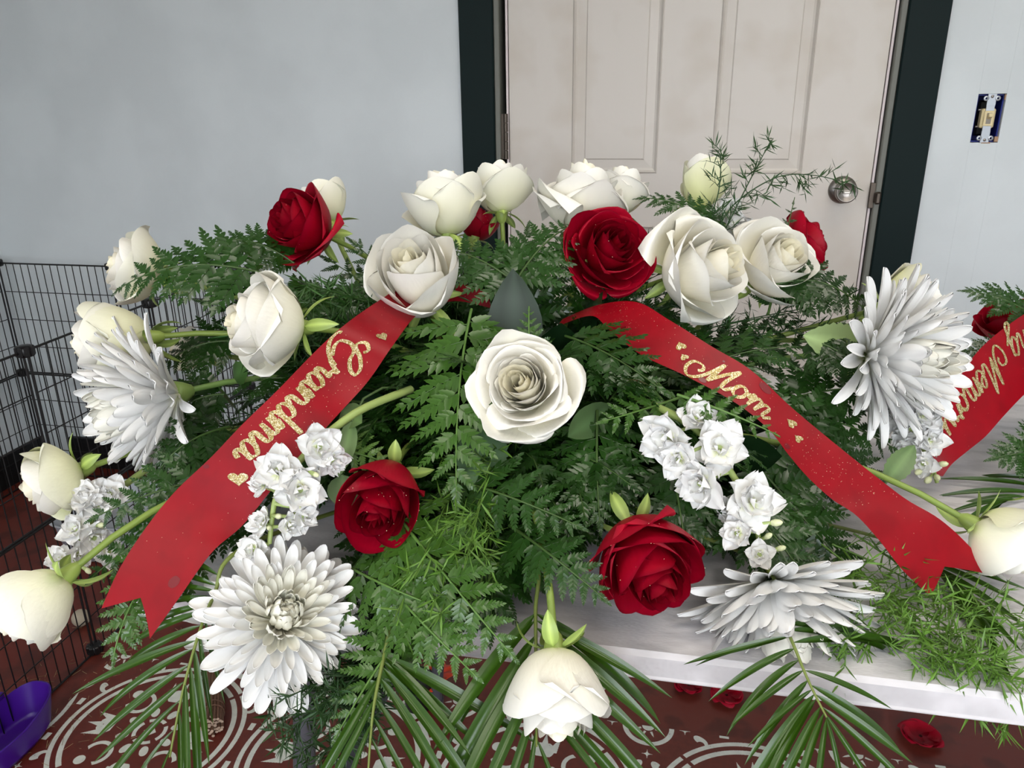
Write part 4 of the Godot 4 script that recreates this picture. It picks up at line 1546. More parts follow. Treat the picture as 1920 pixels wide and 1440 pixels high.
func stocks() -> void:
	var g := "stems of white stock"
	make_stock([[770, 730, 0.76], [665, 775, 0.70], [570, 855, 0.675], [520, 925, 0.665], [505, 1020, 0.66]], [[600, 838, 0.665, 42], [520, 880, 0.655, 44], [565, 920, 0.655, 46], [628, 868, 0.672, 30], [575, 968, 0.66, 26], [488, 978, 0.66, 26], [470, 1030, 0.655, 30], [545, 985, 0.655, 24], [490, 905, 0.665, 26]], [[556, 950, 0.655, 8], [522, 968, 0.652, 8], [505, 990, 0.652, 7], [592, 890, 0.655, 7]], "white stock lying across the ribbon reading Grandma", g)
	make_stock([[1180, 740, 0.78], [1300, 800, 0.72], [1370, 885, 0.695], [1410, 965, 0.685], [1428, 1035, 0.68]], [[1245, 822, 0.70, 46], [1350, 838, 0.695, 50], [1310, 908, 0.685, 46], [1415, 938, 0.68, 48], [1270, 862, 0.69, 38], [1380, 1000, 0.675, 30], [1424, 1040, 0.67, 24], [1308, 778, 0.715, 36], [1365, 960, 0.69, 26]], [[1455, 980, 0.675, 10], [1464, 1028, 0.675, 8], [1440, 1005, 0.675, 8]], "white stock hanging at the right of the middle, under the ribbon reading Mom", g)
	make_stock([[370, 830, 0.86], [275, 880, 0.81], [190, 950, 0.775], [140, 1030, 0.76], [105, 1060, 0.755]], [[160, 928, 0.765, 34], [205, 925, 0.772, 32], [185, 945, 0.765, 30], [138, 990, 0.76, 28], [178, 1010, 0.755, 30], [110, 1048, 0.752, 24], [205, 1035, 0.755, 26], [150, 1040, 0.755, 22]], [[190, 985, 0.755, 8], [165, 1070, 0.75, 7]], "white stock at the far left below the greenish white rose", g)
	make_stock([[1590, 700, 0.93], [1665, 750, 0.885], [1715, 810, 0.865], [1745, 870, 0.86], [1757, 905, 0.86]], [[1680, 775, 0.865, 34], [1708, 805, 0.86, 34], [1735, 775, 0.85, 30], [1748, 822, 0.85, 28], [1640, 752, 0.88, 28], [1730, 870, 0.85, 24], [1700, 840, 0.86, 26]], [[1757, 895, 0.85, 8], [1768, 870, 0.85, 8], [1740, 900, 0.85, 9], [1722, 885, 0.85, 8]], "white stock below the right chrysanthemum, beside the second ribbon", g)
	make_stock([[1300, 520, 0.99], [1340, 460, 1.02], [1365, 400, 1.04]], [[1335, 425, 1.03, 30], [1370, 400, 1.03, 28], [1385, 428, 1.03, 28], [1350, 455, 1.02, 26]], [[1370, 382, 1.04, 7]], "white stock behind the asparagus fern above the pair of white roses", g)


func ribbons() -> void:
	var o := thing("ribbon", "red satin ribbon with gold lettering Grandma, left of the spray", "ribbon", Transform3D.IDENTITY)
	var bd := band([[915, 545, 0.92, 920, 578, 0.92], [868, 533, 0.915, 872, 566, 0.915], [822, 528, 0.90, 838, 566, 0.90], [760, 535, 0.86, 812, 578, 0.865], [716, 560, 0.80, 778, 594, 0.81], [650, 606, 0.742, 735, 650, 0.748], [595, 655, 0.722, 690, 715, 0.728], [520, 732, 0.70, 635, 776, 0.702], [455, 795, 0.688, 570, 848, 0.688], [395, 858, 0.68, 512, 915, 0.68], [325, 925, 0.672, 455, 985, 0.672], [266, 1000, 0.658, 398, 1035, 0.658], [222, 1070, 0.643, 338, 1118, 0.642], [190, 1141, 0.632, 281, 1198, 0.628]], 0.022)
	part("band", ribbon_mesh(bd), o)
	var s0 := _s_at(bd, 690, 650)
	write_on(bd, "Grandma", s0, 0.20, 0.0138, 0.138, o, 1.12)
	heart_on(bd, _s_at(bd, 708, 634), 0.72, 0.0062, 2.6, o)
	heart_on(bd, _s_at(bd, 466, 915), 0.52, 0.0072, 2.2, o)
	spot_on(bd, _s_at(bd, 560, 798), 0.83, 0.0035, 0.003, o)
	spot_on(bd, _s_at(bd, 312, 1088), 0.80, 0.0048, 0.0035, o)
	spot_on(bd, _s_at(bd, 405, 872), 0.05, 0.002, 0.002, o)
	dust_on(bd, 330, o)

	o = thing("ribbon", "red satin ribbon with gold lettering Mom, right of the spray", "ribbon", Transform3D.IDENTITY)
	bd = band([[1045, 612, 0.90, 1055, 598, 0.905], [1108, 592, 0.865, 1120, 572, 0.885], [1142, 618, 0.835, 1192, 566, 0.855], [1200, 664, 0.805, 1255, 600, 0.822], [1288, 706, 0.782, 1332, 648, 0.80], [1380, 756, 0.765, 1408, 694, 0.785], [1442, 806, 0.755, 1482, 762, 0.775], [1478, 852, 0.748, 1545, 815, 0.765], [1515, 895, 0.742, 1608, 866, 0.755], [1560, 936, 0.735, 1655, 903, 0.748], [1605, 966, 0.728, 1702, 938, 0.741], [1650, 1015, 0.718, 1760, 972, 0.732], [1695, 1072, 0.706, 1812, 1018, 0.722], [1745, 1118, 0.698, 1866, 1080, 0.712]], 0.022)
	part("band", ribbon_mesh(bd), o)
	s0 = _s_at(bd, 1300, 668)
	write_on(bd, "Mom", s0, 0.14, 0.0178, 0.118, o, 0.95)
	heart_on(bd, _s_at(bd, 1279, 642), 0.60, 0.006, -2.2, o)
	heart_on(bd, _s_at(bd, 1290, 662), 0.40, 0.0048, -2.0, o)
	heart_on(bd, _s_at(bd, 1490, 788), 0.62, 0.0062, -1.6, o)
	heart_on(bd, _s_at(bd, 1500, 818), 0.45, 0.0052, -1.5, o)
	spot_on(bd, _s_at(bd, 1437, 732), 0.86, 0.007, 0.0055, o)
	spot_on(bd, _s_at(bd, 1330, 696), 0.10, 0.004, 0.003, o)
	spot_on(bd, _s_at(bd, 1352, 680), 0.80, 0.0016, 0.0014, o)
	spot_on(bd, _s_at(bd, 1478, 842), 0.10, 0.004, 0.003, o)
	dust_on(bd, 330, o)

	o = thing("ribbon", "red satin ribbon of the second spray at the right edge, lettering Memory", "ribbon", Transform3D.IDENTITY)
	bd = band([[2010, 540, 1.02, 2050, 640, 1.01], [1925, 586, 0.975, 1972, 690, 0.965], [1852, 640, 0.945, 1918, 742, 0.935], [1805, 694, 0.925, 1880, 782, 0.915], [1772, 738, 0.915, 1848, 818, 0.905], [1752, 790, 0.905, 1815, 845, 0.90], [1746, 850, 0.90, 1785, 870, 0.895], [1745, 890, 0.90, 1768, 893, 0.895]], 0.0)
	part("band", ribbon_mesh(bd), o)
	write_on(bd, "ng Memory", _s_at(bd, 1975, 632) + 0.045, 0.20, 0.0158, 0.112, o, 0.98)
	dust_on(bd, 60, o)


func _s_at(bd: Band, px: float, py: float) -> float:        # how far along a band the spot nearest to a pixel lies
	var best := 0.0
	var least := 1e9
	for k in 200:
		var s := bd.len * k / 199.0
		var q := turn.inverse() * (bd.at(s, 0.5) - EYE)
		var d := Vector2(960 + F * q.x / -q.z, 720 - F * q.y / -q.z).distance_to(Vector2(px, py))
		if d < least:
			least = d
			best = s
	return best


# where a pixel's ray meets the rounded body of the spray (or comes nearest to it), size f
func dome(px: float, py: float, f: float) -> Vector3:
	var s := Vector3(0.42, 0.27, 0.32) * f
	var c := HEART - Vector3(0, 0.04, 0)
	var o := (EYE - c) / s
	var d := (P(px, py, 1.0) - EYE) / s
	var b := o.dot(d)
	var a := d.length_squared()
	var q := b * b - a * (o.length_squared() - 1.0)
	var t := (-b - sqrt(q)) / a if q > 0.0 else -b / a
	var p := EYE + (P(px, py, 1.0) - EYE) * t
	if p.y < TABLE_TOP + 0.02 and p.z < -0.55 and p.x > -0.49:
		p = on_plane(px, py, TABLE_TOP + 0.02)
	return p


const LANDMARKS := [[975, 700, "the middle white rose"], [1158, 450, "the large dewy red rose"], [705, 965, "the hanging red rosebud"], [1240, 1085, "the lower right red rose"], [545, 415, "the upper left red rose"], [835, 380, "the upright white rose by the casing"], [1105, 355, "the wide open upper white rose"], [765, 500, "the round white rose on the ribbon"], [485, 600, "the large left white rose"], [245, 495, "the highest left white rose"], [265, 760, "the left chrysanthemum"], [525, 1140, "the lower left chrysanthemum"], [1475, 1160, "the drooping chrysanthemum"], [1710, 670, "the right chrysanthemum"], [560, 890, "the stock on the ribbon"], [1340, 880, "the middle right white stock"], [1360, 720, "the word Mom"], [560, 740, "the word Grandma"], [1330, 500, "the left twin white rose"], [1470, 485, "the right twin white rose"], [1045, 1300, "the upside down white rose"], [260, 1110, "the tail of the left ribbon"], [1720, 1000, "the tail of the right ribbon"], [180, 960, "the far left white stock"], [860, 760, "the broad middle fern frond"], [1320, 335, "the greenish bud at the door"], [962, 590, "the large dark leaf"], [1560, 650, "the large pale leaf"], [1715, 820, "the stock at the second ribbon"], [1180, 600, "the right ribbon's upper fold"]]
var said := {}

func beside(what: String, p: Vector3) -> String:        # a label that tells what the tip of a thing lies next to
	var q := seen_at(p)
	var order := LANDMARKS.duplicate()
	order.sort_custom(func(x, y): return Vector2(x[0] - q.x, x[1] - q.y).length() < Vector2(y[0] - q.x, y[1] - q.y).length())
	var text := ""
	for k in 9:
		var d := Vector2(q.x - order[k][0], q.y - order[k][1])
		var way: String = ("right of" if d.x > 0 else "left of") if absf(d.x) > absf(d.y) else ("below" if d.y > 0 else "above")
		text = "%s %s %s" % [what, way, order[k][2]]
		if not said.has(text):
			break
	said[text] = true
	return text


func greens() -> void:
	blooms.append([Vector3(1560, 650, 0.85), 62.0])
	blooms.append([Vector3(900, 865, 0.70), 40.0])
	# fronds that show whole: [base px, py, d, tip px, py, d, rise x, y, z, pinna length, pairs, tone, label]
	var fr := [
		[884, 580, 0.82, 856, 935, 0.675, 0.0, 0.02, 0.04, 0.088, 11, 2, "broad fern frond hanging left of the middle rose, its tip pointing down"],
		[1060, 630, 0.83, 1245, 735, 0.755, 0.0, 0.02, 0.02, 0.062, 9, 1, "fern frond right of the middle rose, under the ribbon reading Mom"],
		[1285, 742, 0.79, 1130, 790, 0.71, 0.0, 0.01, 0.03, 0.046, 8, 2, "fern frond between the middle rose and the right white stock, pointing left"],
		[1270, 740, 0.73, 1462, 818, 0.71, 0.0, 0.01, 0.015, 0.03, 8, 2, "small fern frond laid across the ribbon reading Mom"],
		[850, 900, 0.72, 1092, 990, 0.63, 0.0, 0.02, 0.02, 0.052, 11, 1, "glossy fern frond pointing right below the middle rose"],
		[955, 985, 0.69, 1135, 1125, 0.61, 0.0, 0.02, 0.02, 0.048, 11, 1, "glossy fern frond hanging at the left of the lower red rose"],
		[1120, 770, 0.76, 1125, 980, 0.68, 0.0, 0.0, 0.03, 0.06, 10, 1, "dark fern frond hanging above the stem of the lower red rose"],
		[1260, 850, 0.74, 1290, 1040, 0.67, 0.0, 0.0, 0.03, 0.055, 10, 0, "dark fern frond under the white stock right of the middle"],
		[740, 960, 0.70, 965, 1235, 0.60, 0.0, 0.03, 0.03, 0.062, 13, 2, "light green fern frond hanging over the table edge below the hanging red rosebud"],
		[650, 1060, 0.70, 855, 1150, 0.62, 0.0, 0.02, 0.03, 0.055, 11, 2, "light green fern frond beside the fully open chrysanthemum"],
		[790, 1130, 0.66, 628, 1385, 0.585, 0.0, 0.01, 0.02, 0.044, 12, 2, "fern frond hanging below the fully open chrysanthemum"],
		[720, 1090, 0.665, 895, 1270, 0.59, 0.0, 0.02, 0.02, 0.05, 11, 2, "light fern frond hanging left of the upside down rose"],
		[1400, 850, 0.80, 1610, 1090, 0.745, 0.0, 0.0, 0.0, 0.075, 13, 1, "fern frond under the lower part of the ribbon reading Mom"],
		[1380, 930, 0.73, 1520, 1100, 0.68, 0.0, 0.02, 0.02, 0.06, 11, 1, "fern frond behind the top of the drooping chrysanthemum"],
		[520, 520, 0.90, 215, 548, 0.87, 0.0, 0.05, 0.03, 0.072, 13, 1, "fern frond reaching left over the highest left white rose"],
		[560, 500, 0.95, 395, 455, 0.94, 0.0, 0.03, 0.0, 0.05, 11, 1, "fern frond standing left of the highest left red rose"],
		[470, 880, 0.78, 168, 975, 0.715, 0.0, 0.02, 0.02, 0.055, 10, 1, "glossy fern frond left of the ribbon below the left chrysanthemum"],
		[400, 940, 0.73, 170, 1085, 0.68, 0.0, 0.015, 0.02, 0.05, 10, 1, "glossy fern frond behind the lower tail of the ribbon reading Grandma"],
		[350, 1000, 0.70, 212, 1240, 0.64, -0.01, 0.015, 0.02, 0.05, 11, 2, "fern frond hanging beside the rosebud at the left frame edge"],
		[430, 800, 0.80, 300, 880, 0.755, 0.0, 0.02, 0.02, 0.055, 9, 0, "dark fern frond under the left chrysanthemum"],
		[1370, 450, 0.98, 1195, 372, 1.0, 0.0, 0.03, 0.0, 0.052, 12, 1, "fern frond rising between the red rose and the rosebud at the door"],
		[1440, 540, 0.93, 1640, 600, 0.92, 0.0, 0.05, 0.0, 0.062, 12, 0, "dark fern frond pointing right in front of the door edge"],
		[1440, 590, 0.92, 1490, 370, 1.0, 0.0, 0.0, 0.0, 0.03, 10, 0, "fern tip upright behind the pair of white roses"],
		[1000, 560, 0.86, 800, 470, 0.90, 0.0, 0.04, 0.02, 0.06, 12, 1, "fern frond below the upright white roses, pointing left"],
		[960, 540, 0.86, 1085, 420, 0.93, 0.0, 0.03, 0.02, 0.055, 12, 1, "fern frond below the wide open white rose"],
		[1000, 690, 0.76, 992, 575, 0.77, 0.0, 0.0, 0.02, 0.026, 9, 2, "small fern tip standing on top of the middle white rose"],
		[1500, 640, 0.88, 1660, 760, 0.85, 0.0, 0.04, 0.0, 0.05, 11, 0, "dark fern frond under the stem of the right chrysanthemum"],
		[620, 840, 0.74, 730, 870, 0.705, 0.0, 0.01, 0.01, 0.034, 8, 3, "pale underside of a fern frond behind the hanging red rosebud"],
	]
	fr.append_array([[1450, 760, 0.87, 1705, 745, 0.89, 0.0, 0.03, 0.0, 0.06, 11, 0, "dark fern frond pointing right under the stem of the right chrysanthemum"], [1440, 780, 0.85, 1690, 850, 0.85, 0.0, 0.03, 0.0, 0.062, 11, 1, "fern frond pointing right behind the white stock at the second ribbon"], [1480, 800, 0.83, 1668, 925, 0.81, 0.0, 0.02, 0.0, 0.055, 11, 0, "dark fern frond close above the ribbon tail at the right"], [420, 740, 0.86, 300, 800, 0.84, 0.0, 0.02, 0.0, 0.055, 10, 0, "dark fern frond behind the left chrysanthemum"], [440, 860, 0.80, 262, 930, 0.77, 0.0, 0.03, 0.0, 0.06, 10, 1, "fern frond over the white stock at the far left"], [480, 930, 0.74, 330, 1030, 0.70, 0.0, 0.0, 0.0, 0.055, 10, 0, "dark fern frond under the ribbon reading Grandma, near its tail"], [440, 640, 0.90, 300, 690, 0.88, 0.0, 0.02, 0.0, 0.05, 10, 0, "dark fern frond below the stem of the left white rose"]])
	# fronds behind the upper flowers, where the wall would show through
	for q in [[1345, 590, 0.93], [1430, 630, 0.94], [1510, 600, 0.96], [1270, 560, 0.96], [1545, 690, 0.93], [1390, 540, 0.98], [1600, 640, 0.94], [655, 448, 0.99], [720, 470, 0.97], [600, 478, 0.98], [680, 525, 0.94], [760, 440, 1.0], [990, 425, 1.0], [1060, 450, 0.97], [880, 470, 0.98], [1240, 450, 0.99], [430, 520, 0.96], [560, 560, 0.93], [620, 600, 0.88], [360, 560, 0.94], [400, 640, 0.92], [1200, 520, 0.96]]:
		var tip := P(q[0], q[1], q[2])
		var base := HEART + Vector3(rf(-0.06, 0.06), 0.0, rf(-0.05, 0.01))
		base = base.lerp(tip, 0.15)
		make_frond(base, tip, Vector3(0, 0.03, -0.01), 0.075, 9, rng.randi() % 2, beside("fern frond behind the flowers, tip", tip), "fern frond backing of the spray", Vector3.ZERO, 0.25)
	for f in fr:
		make_frond(P(f[0], f[1], f[2]), P(f[3], f[4], f[5]), Vector3(f[6], f[7], f[8]), f[9] * 1.05, int(f[10] * 0.82), f[11], f[12], "", Vector3.ZERO, 0.08)
	# the dense greenery that fills the spray: fronds from the foam out to the spray's rounded surface
	var shape := PackedVector2Array([Vector2(190, 560), Vector2(330, 490), Vector2(480, 440), Vector2(620, 455), Vector2(700, 450), Vector2(850, 420), Vector2(1000, 410), Vector2(1150, 410), Vector2(1280, 370), Vector2(1420, 430), Vector2(1550, 540), Vector2(1640, 610), Vector2(1640, 720), Vector2(1690, 880), Vector2(1580, 1010), Vector2(1420, 1070), Vector2(1250, 990), Vector2(1120, 1080), Vector2(1000, 1110), Vector2(950, 1220), Vector2(800, 1260), Vector2(640, 1290), Vector2(560, 1010), Vector2(400, 960), Vector2(240, 1110), Vector2(190, 990), Vector2(300, 880), Vector2(350, 700), Vector2(270, 620)])
	var made := 0
	var tries := 0
	while made < 130:
		var px := rf(180, 1700)
		var py := rf(380, 1300)
		if not Geometry2D.is_point_in_polygon(Vector2(px, py), shape):
			continue
		var tip := dome(px, py, rf(0.80, 0.98))
		var d := (tip - HEART).normalized()
		var base := HEART + Vector3(rf(-0.10, 0.10), rf(-0.015, 0.01), rf(-0.05, 0.05))
		base = base.lerp(tip, 0.12)
		var ln := base.distance_to(tip)
		var rise := Vector3(0, 0.03 + 0.10 * ln, 0) + d * 0.02
		if blocks(base, (base + tip) * 0.5 + rise, tip, ln * 0.09):
			tries += 1
			if tries < 3000:
				continue
			tip = tip.lerp(base, 0.4)
		make_frond(base, tip, rise, clampf(ln * 0.36, 0.055, 0.098), 7, 0 if made % 5 < 2 else 1, beside("dark green fern frond with its tip" if made % 5 < 2 else "green fern frond with its tip", tip), "filler fern fronds of the main spray", d + Vector3.UP * 0.5, 0.3)
		made += 1
	for k in 14:
		var az := rf(1.9, 4.6)
		var el := deg_to_rad(rf(5, 60))
		var d := Vector3(cos(az) * cos(el), sin(el), sin(az) * cos(el))
		var tip := SECOND + Vector3(d.x * 0.24, d.y * 0.20, d.z * 0.22) * rf(0.7, 1.05)
		make_frond(SECOND + Vector3(rf(-0.04, 0.04), -0.02, rf(-0.04, 0.04)), tip, Vector3(0, 0.05, 0), 0.055, 10, 1, beside("second spray fern frond, tip", tip), "fern fronds of the second spray", d + Vector3.UP * 0.5, 0.3)
	var s2 := [[1990, 640, 1.0, 1808, 545, 1.0, 0.06, "long fern frond of the second spray reaching left before the wall"], [1960, 700, 0.98, 1798, 660, 0.98, 0.05, "fern frond of the second spray behind the ribbon reading Memory"], [2020, 880, 0.92, 1860, 860, 0.90, 0.06, "glossy fern frond of the second spray low at the right edge"]]
	for f in s2:
		make_frond(P(f[0], f[1], f[2]), P(f[3], f[4], f[5]), Vector3(0, 0.03, 0.01), f[6], 11, 1, f[7])
	# asparagus fern
	var dark := Color(0.022, 0.07, 0.014)
	var light := Color(0.11, 0.23, 0.03)
	var mid := Color(0.035, 0.10, 0.018)
	make_asparagus([P(1330, 470, 0.98), P(1370, 390, 1.0), P(1450, 335, 1.0), P(1520, 328, 1.0), P(1598, 345, 1.0)], 0.05, 0.020, dark, "asparagus fern sprig arching over the door knob", "", 20, 7)
	make_asparagus([P(1300, 470, 0.99), P(1345, 370, 1.0), P(1352, 280, 1.0)], 0.045, 0.018, dark, "asparagus fern sprig upright before the rosebud at the door", "", 16, 7)
	make_asparagus([P(1345, 460, 1.0), P(1400, 350, 1.0), P(1446, 262, 1.0)], 0.04, 0.018, dark, "tallest asparagus fern sprig in front of the door", "", 16, 7)
	var runs := [[[1540, 1020, 0.70], [1660, 1110, 0.68], [1770, 1170, 0.665], [1860, 1250, 0.65], [1918, 1330, 0.63]], [[1580, 1030, 0.70], [1680, 1150, 0.67], [1790, 1230, 0.655], [1880, 1260, 0.64]], [[1530, 1060, 0.70], [1600, 1150, 0.675], [1690, 1220, 0.655], [1830, 1290, 0.63]], [[1600, 1000, 0.71], [1740, 1090, 0.685], [1850, 1130, 0.675], [1925, 1200, 0.66]], [[1520, 1040, 0.70], [1560, 1130, 0.68], [1590, 1220, 0.655]], [[1560, 1060, 0.69], [1690, 1150, 0.67], [1760, 1240, 0.65], [1800, 1310, 0.635]], [[1620, 1090, 0.685], [1760, 1190, 0.66], [1850, 1290, 0.64], [1900, 1345, 0.625]], [[1560, 1020, 0.70], [1650, 1060, 0.69], [1760, 1120, 0.675], [1840, 1190, 0.66]], [[1640, 1120, 0.68], [1780, 1210, 0.655], [1925, 1290, 0.63]]]
	for r in runs:
		var p := []
		for q in r:
				var far := q[2] + 0.05 as float
				var top := on_plane(q[0], q[1], TABLE_TOP + 0.012)
				if top.z < -0.55:
					far = minf(far, seen_at(top).z)
				p.append(P(q[0], q[1], far if top.z < -0.55 else q[2]))
		make_asparagus(p, 0.055, 0.021, light, beside("light green asparagus fern sprig trailing over the table", p[2]), "asparagus sprigs trailing over the table edge", 22, 9)
	for k in 9:
		var a := P(rf(640, 760), rf(450, 600), 0.9)
		var e := P(rf(560, 720), rf(430, 640), rf(0.80, 0.9))
		for again in 40:
			if not blocks(HEART, e.lerp(HEART, 0.4), e, 0.02):
				break
			e = P(rf(560, 720), rf(430, 640), rf(0.80, 0.9))
		make_asparagus([HEART + Vector3(-0.1, 0.05, 0), a.lerp(HEART, 0.35), e], 0.06, 0.028, mid, beside("grassy asparagus fern sprig ending", e), "asparagus sprigs of the upper left", 16, 9)
	for k in 9:
		var e := P(rf(660, 900), rf(960, 1200), rf(0.60, 0.66))
		for again in 40:
			if not blocks(HEART, e.lerp(HEART, 0.4), e, 0.02):
				break
			e = P(rf(660, 900), rf(960, 1200), rf(0.60, 0.66))
		make_asparagus([HEART + Vector3(rf(-0.1, 0.0), 0.02, 0.08), e.lerp(HEART, 0.5) + Vector3(0, 0.05, 0), e], 0.055, 0.022, light * 0.85, beside("light green asparagus fern sprig ending", e), "asparagus sprigs below the middle", 16, 9)
	for k in 15:
		var e := P(rf(480, 700), rf(1300, 1470), rf(0.59, 0.65))
		make_asparagus([P(740, 1060, 0.74), P(rf(660, 740), 1210, 0.68), e], 0.055, 0.018, dark * 0.8, beside("dark asparagus fern sprig hanging", e), "asparagus sprigs hanging at the lower left", 20, 10)
	for k in 10:
		var e := P(rf(1230, 1660), rf(400, 640), rf(0.88, 0.98))
		for again in 40:
			if not blocks(HEART, e.lerp(HEART, 0.4), e, 0.02):
				break
			e = P(rf(1230, 1660), rf(400, 640), rf(0.88, 0.98))
		make_asparagus([HEART + Vector3(0.1, 0.08, -0.02), e.lerp(HEART, 0.45) + Vector3(0, 0.04, 0), e], 0.05, 0.02, dark, beside("dark asparagus fern sprig ending", e), "asparagus sprigs of the upper right", 16, 8)
	for k in 8:
		var e := P(rf(330, 560), rf(520, 860), rf(0.76, 0.9))
		for again in 40:
			if not blocks(HEART, e.lerp(HEART, 0.4), e, 0.02):
				break
			e = P(rf(330, 560), rf(520, 860), rf(0.76, 0.9))
		make_asparagus([HEART + Vector3(-0.12, 0.03, 0), e.lerp(HEART, 0.45) + Vector3(0, 0.04, 0), e], 0.05, 0.02, dark, beside("dark asparagus fern sprig ending", e), "asparagus sprigs of the left side", 16, 8)
	# single broad leaves, and dark ones close to the foam
	make_leaf(P(968, 690, 0.84), P(962, 512, 0.86), 0.030, 0.5, Color(0.010, 0.024, 0.008), Color(0.012, 0.03, 0.009), false, 0, "large dark leaf standing behind the middle white rose")
	make_leaf(P(918, 800, 0.735), P(876, 932, 0.70), 0.025, 0.35, Color(0.08, 0.15, 0.07), Color(0.095, 0.175, 0.08), false, 9, "rounded grey green leaf under the broad fern frond")
	make_leaf(P(1632, 664, 0.885), P(1490, 632, 0.87), 0.026, 0.3, Color(0.27, 0.37, 0.16), Color(0.30, 0.41, 0.18), false, 10, "large pale leaf in front of the door casing, left of the right chrysanthemum", "", Vector3(-0.1, 0.55, 1))
	make_leaf(P(1010, 700, 0.75), P(1086, 700, 0.735), 0.0085, 0.2, Color(0.20, 0.30, 0.10), Color(0.24, 0.34, 0.12), false, 7, "small pale toothed leaf at the right of the middle white rose")
	make_leaf(P(1662, 905, 0.79), P(1722, 825, 0.80), 0.0125, -0.4, Color(0.10, 0.17, 0.06), Color(0.12, 0.2, 0.07), false, 8, "olive leaf beside the white stock at the second ribbon")
	make_leaf(P(1150, 760, 0.78), P(1022, 850, 0.72), 0.015, 0.6, Color(0.07, 0.13, 0.05), Color(0.09, 0.16, 0.06), false, 0, "long grey green leaf curled in the shade right of the middle rose")
	make_leaf(P(640, 770, 0.73), P(690, 800, 0.71), 0.013, 0.4, Color(0.12, 0.2, 0.06), Color(0.15, 0.24, 0.08), false, 0, "short green leaf on the stock stem beside the ribbon reading Grandma")
	make_leaf(P(660, 790, 0.715), P(632, 905, 0.69), 0.009, 0.4, Color(0.12, 0.2, 0.07), Color(0.14, 0.23, 0.09), false, 0, "narrow grey green leaf right of the stock on the ribbon")
	make_leaf(P(640, 890, 0.70), P(650, 965, 0.69), 0.014, 0.5, Color(0.09, 0.15, 0.06), Color(0.11, 0.18, 0.07), false, 0, "round grey green leaf left of the hanging red rosebud")
	for k in 60:
		var az := TAU * k * 0.61803399
		var el := deg_to_rad(rf(2, 70) if k % 2 else rf(0, 20))
		var d := Vector3(cos(az) * cos(el), sin(el), sin(az) * cos(el))
		var f := rf(0.8, 1.5) if k % 2 == 0 else 1.0
		var b := HEART + Vector3(d.x * 0.18, d.y * 0.10, d.z * 0.13) * f
		b.y = maxf(b.y, TABLE_TOP + 0.015)
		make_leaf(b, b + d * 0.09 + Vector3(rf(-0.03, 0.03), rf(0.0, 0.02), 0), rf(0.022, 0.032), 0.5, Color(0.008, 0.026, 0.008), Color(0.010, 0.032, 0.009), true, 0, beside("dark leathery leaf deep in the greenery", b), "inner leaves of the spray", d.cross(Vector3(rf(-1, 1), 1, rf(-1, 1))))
	# palm
	var g := "palm fronds under the spray"
	make_palm([HEART + Vector3(0.08, -0.02, 0.1), P(1400, 1040, 0.70), P(1470, 1170, 0.635), P(1515, 1275, 0.60), P(1550, 1345, 0.58)],
		[[0.55, 1286, 1246, 0.645, 0.8], [0.57, 1303, 1242, 0.64, 0.7], [0.62, 1328, 1300, 0.60, 0.9], [0.66, 1347, 1356, 0.59, 1.0], [0.70, 1373, 1362, 0.585, 0.9], [0.76, 1393, 1425, 0.575, 1.0], [0.80, 1404, 1400, 0.575, 0.8], [0.84, 1408, 1460, 0.57, 1.25], [0.87, 1438, 1470, 0.565, 1.25], [0.91, 1462, 1475, 0.565, 1.2], [0.95, 1495, 1480, 0.56, 1.1], [1.0, 1532, 1480, 0.56, 1.0],
		[0.50, 1774, 1222, 0.655, 0.8], [0.54, 1752, 1212, 0.655, 0.8], [0.58, 1735, 1190, 0.66, 0.7], [0.72, 1668, 1330, 0.60, 1.0], [0.78, 1716, 1410, 0.585, 1.0], [0.84, 1705, 1428, 0.58, 1.0], [0.90, 1665, 1445, 0.575, 1.0], [0.95, 1618, 1452, 0.57, 1.0], [0.99, 1580, 1470, 0.565, 0.9]], "palm frond fanning over the table edge below the drooping chrysanthemum", g)
	make_palm([HEART + Vector3(0.0, -0.03, 0.14), P(1000, 1040, 0.685), P(1004, 1150, 0.64), P(1005, 1290, 0.60), P(1006, 1400, 0.57)],
		[[0.5, 1272, 1340, 0.60, 1.05], [0.53, 1262, 1302, 0.61, 0.9], [0.57, 1250, 1374, 0.59, 1.05], [0.62, 1238, 1408, 0.58, 1.0], [0.68, 1202, 1450, 0.57, 1.0], [0.75, 1165, 1465, 0.565, 1.0], [0.82, 1130, 1480, 0.56, 0.9], [0.5, 816, 1408, 0.585, 1.2], [0.54, 800, 1395, 0.59, 1.0], [0.59, 848, 1450, 0.575, 1.25], [0.66, 880, 1465, 0.57, 1.25], [0.74, 915, 1475, 0.565, 1.2], [0.82, 950, 1485, 0.56, 1.1], [0.9, 985, 1490, 0.56, 1.0], [0.96, 1045, 1490, 0.56, 1.0]], "palm frond fanning out behind the upside down white rose", g)
	make_palm([HEART + Vector3(-0.06, -0.03, 0.13), P(745, 1130, 0.66), P(720, 1230, 0.62), P(700, 1330, 0.59), P(690, 1450, 0.57)],
		[[0.5, 880, 1418, 0.58, 1.0], [0.53, 908, 1400, 0.59, 1.0], [0.57, 870, 1450, 0.575, 1.0], [0.62, 828, 1455, 0.57, 1.0], [0.70, 795, 1465, 0.565, 0.9], [0.78, 765, 1470, 0.56, 0.8], [0.86, 738, 1475, 0.56, 0.8], [0.62, 600, 1460, 0.57, 1.0], [0.72, 622, 1465, 0.565, 1.0], [0.80, 648, 1480, 0.56, 0.9], [0.5, 1010, 1390, 0.60, 0.9]], "palm frond hanging left of the upside down white rose", g)
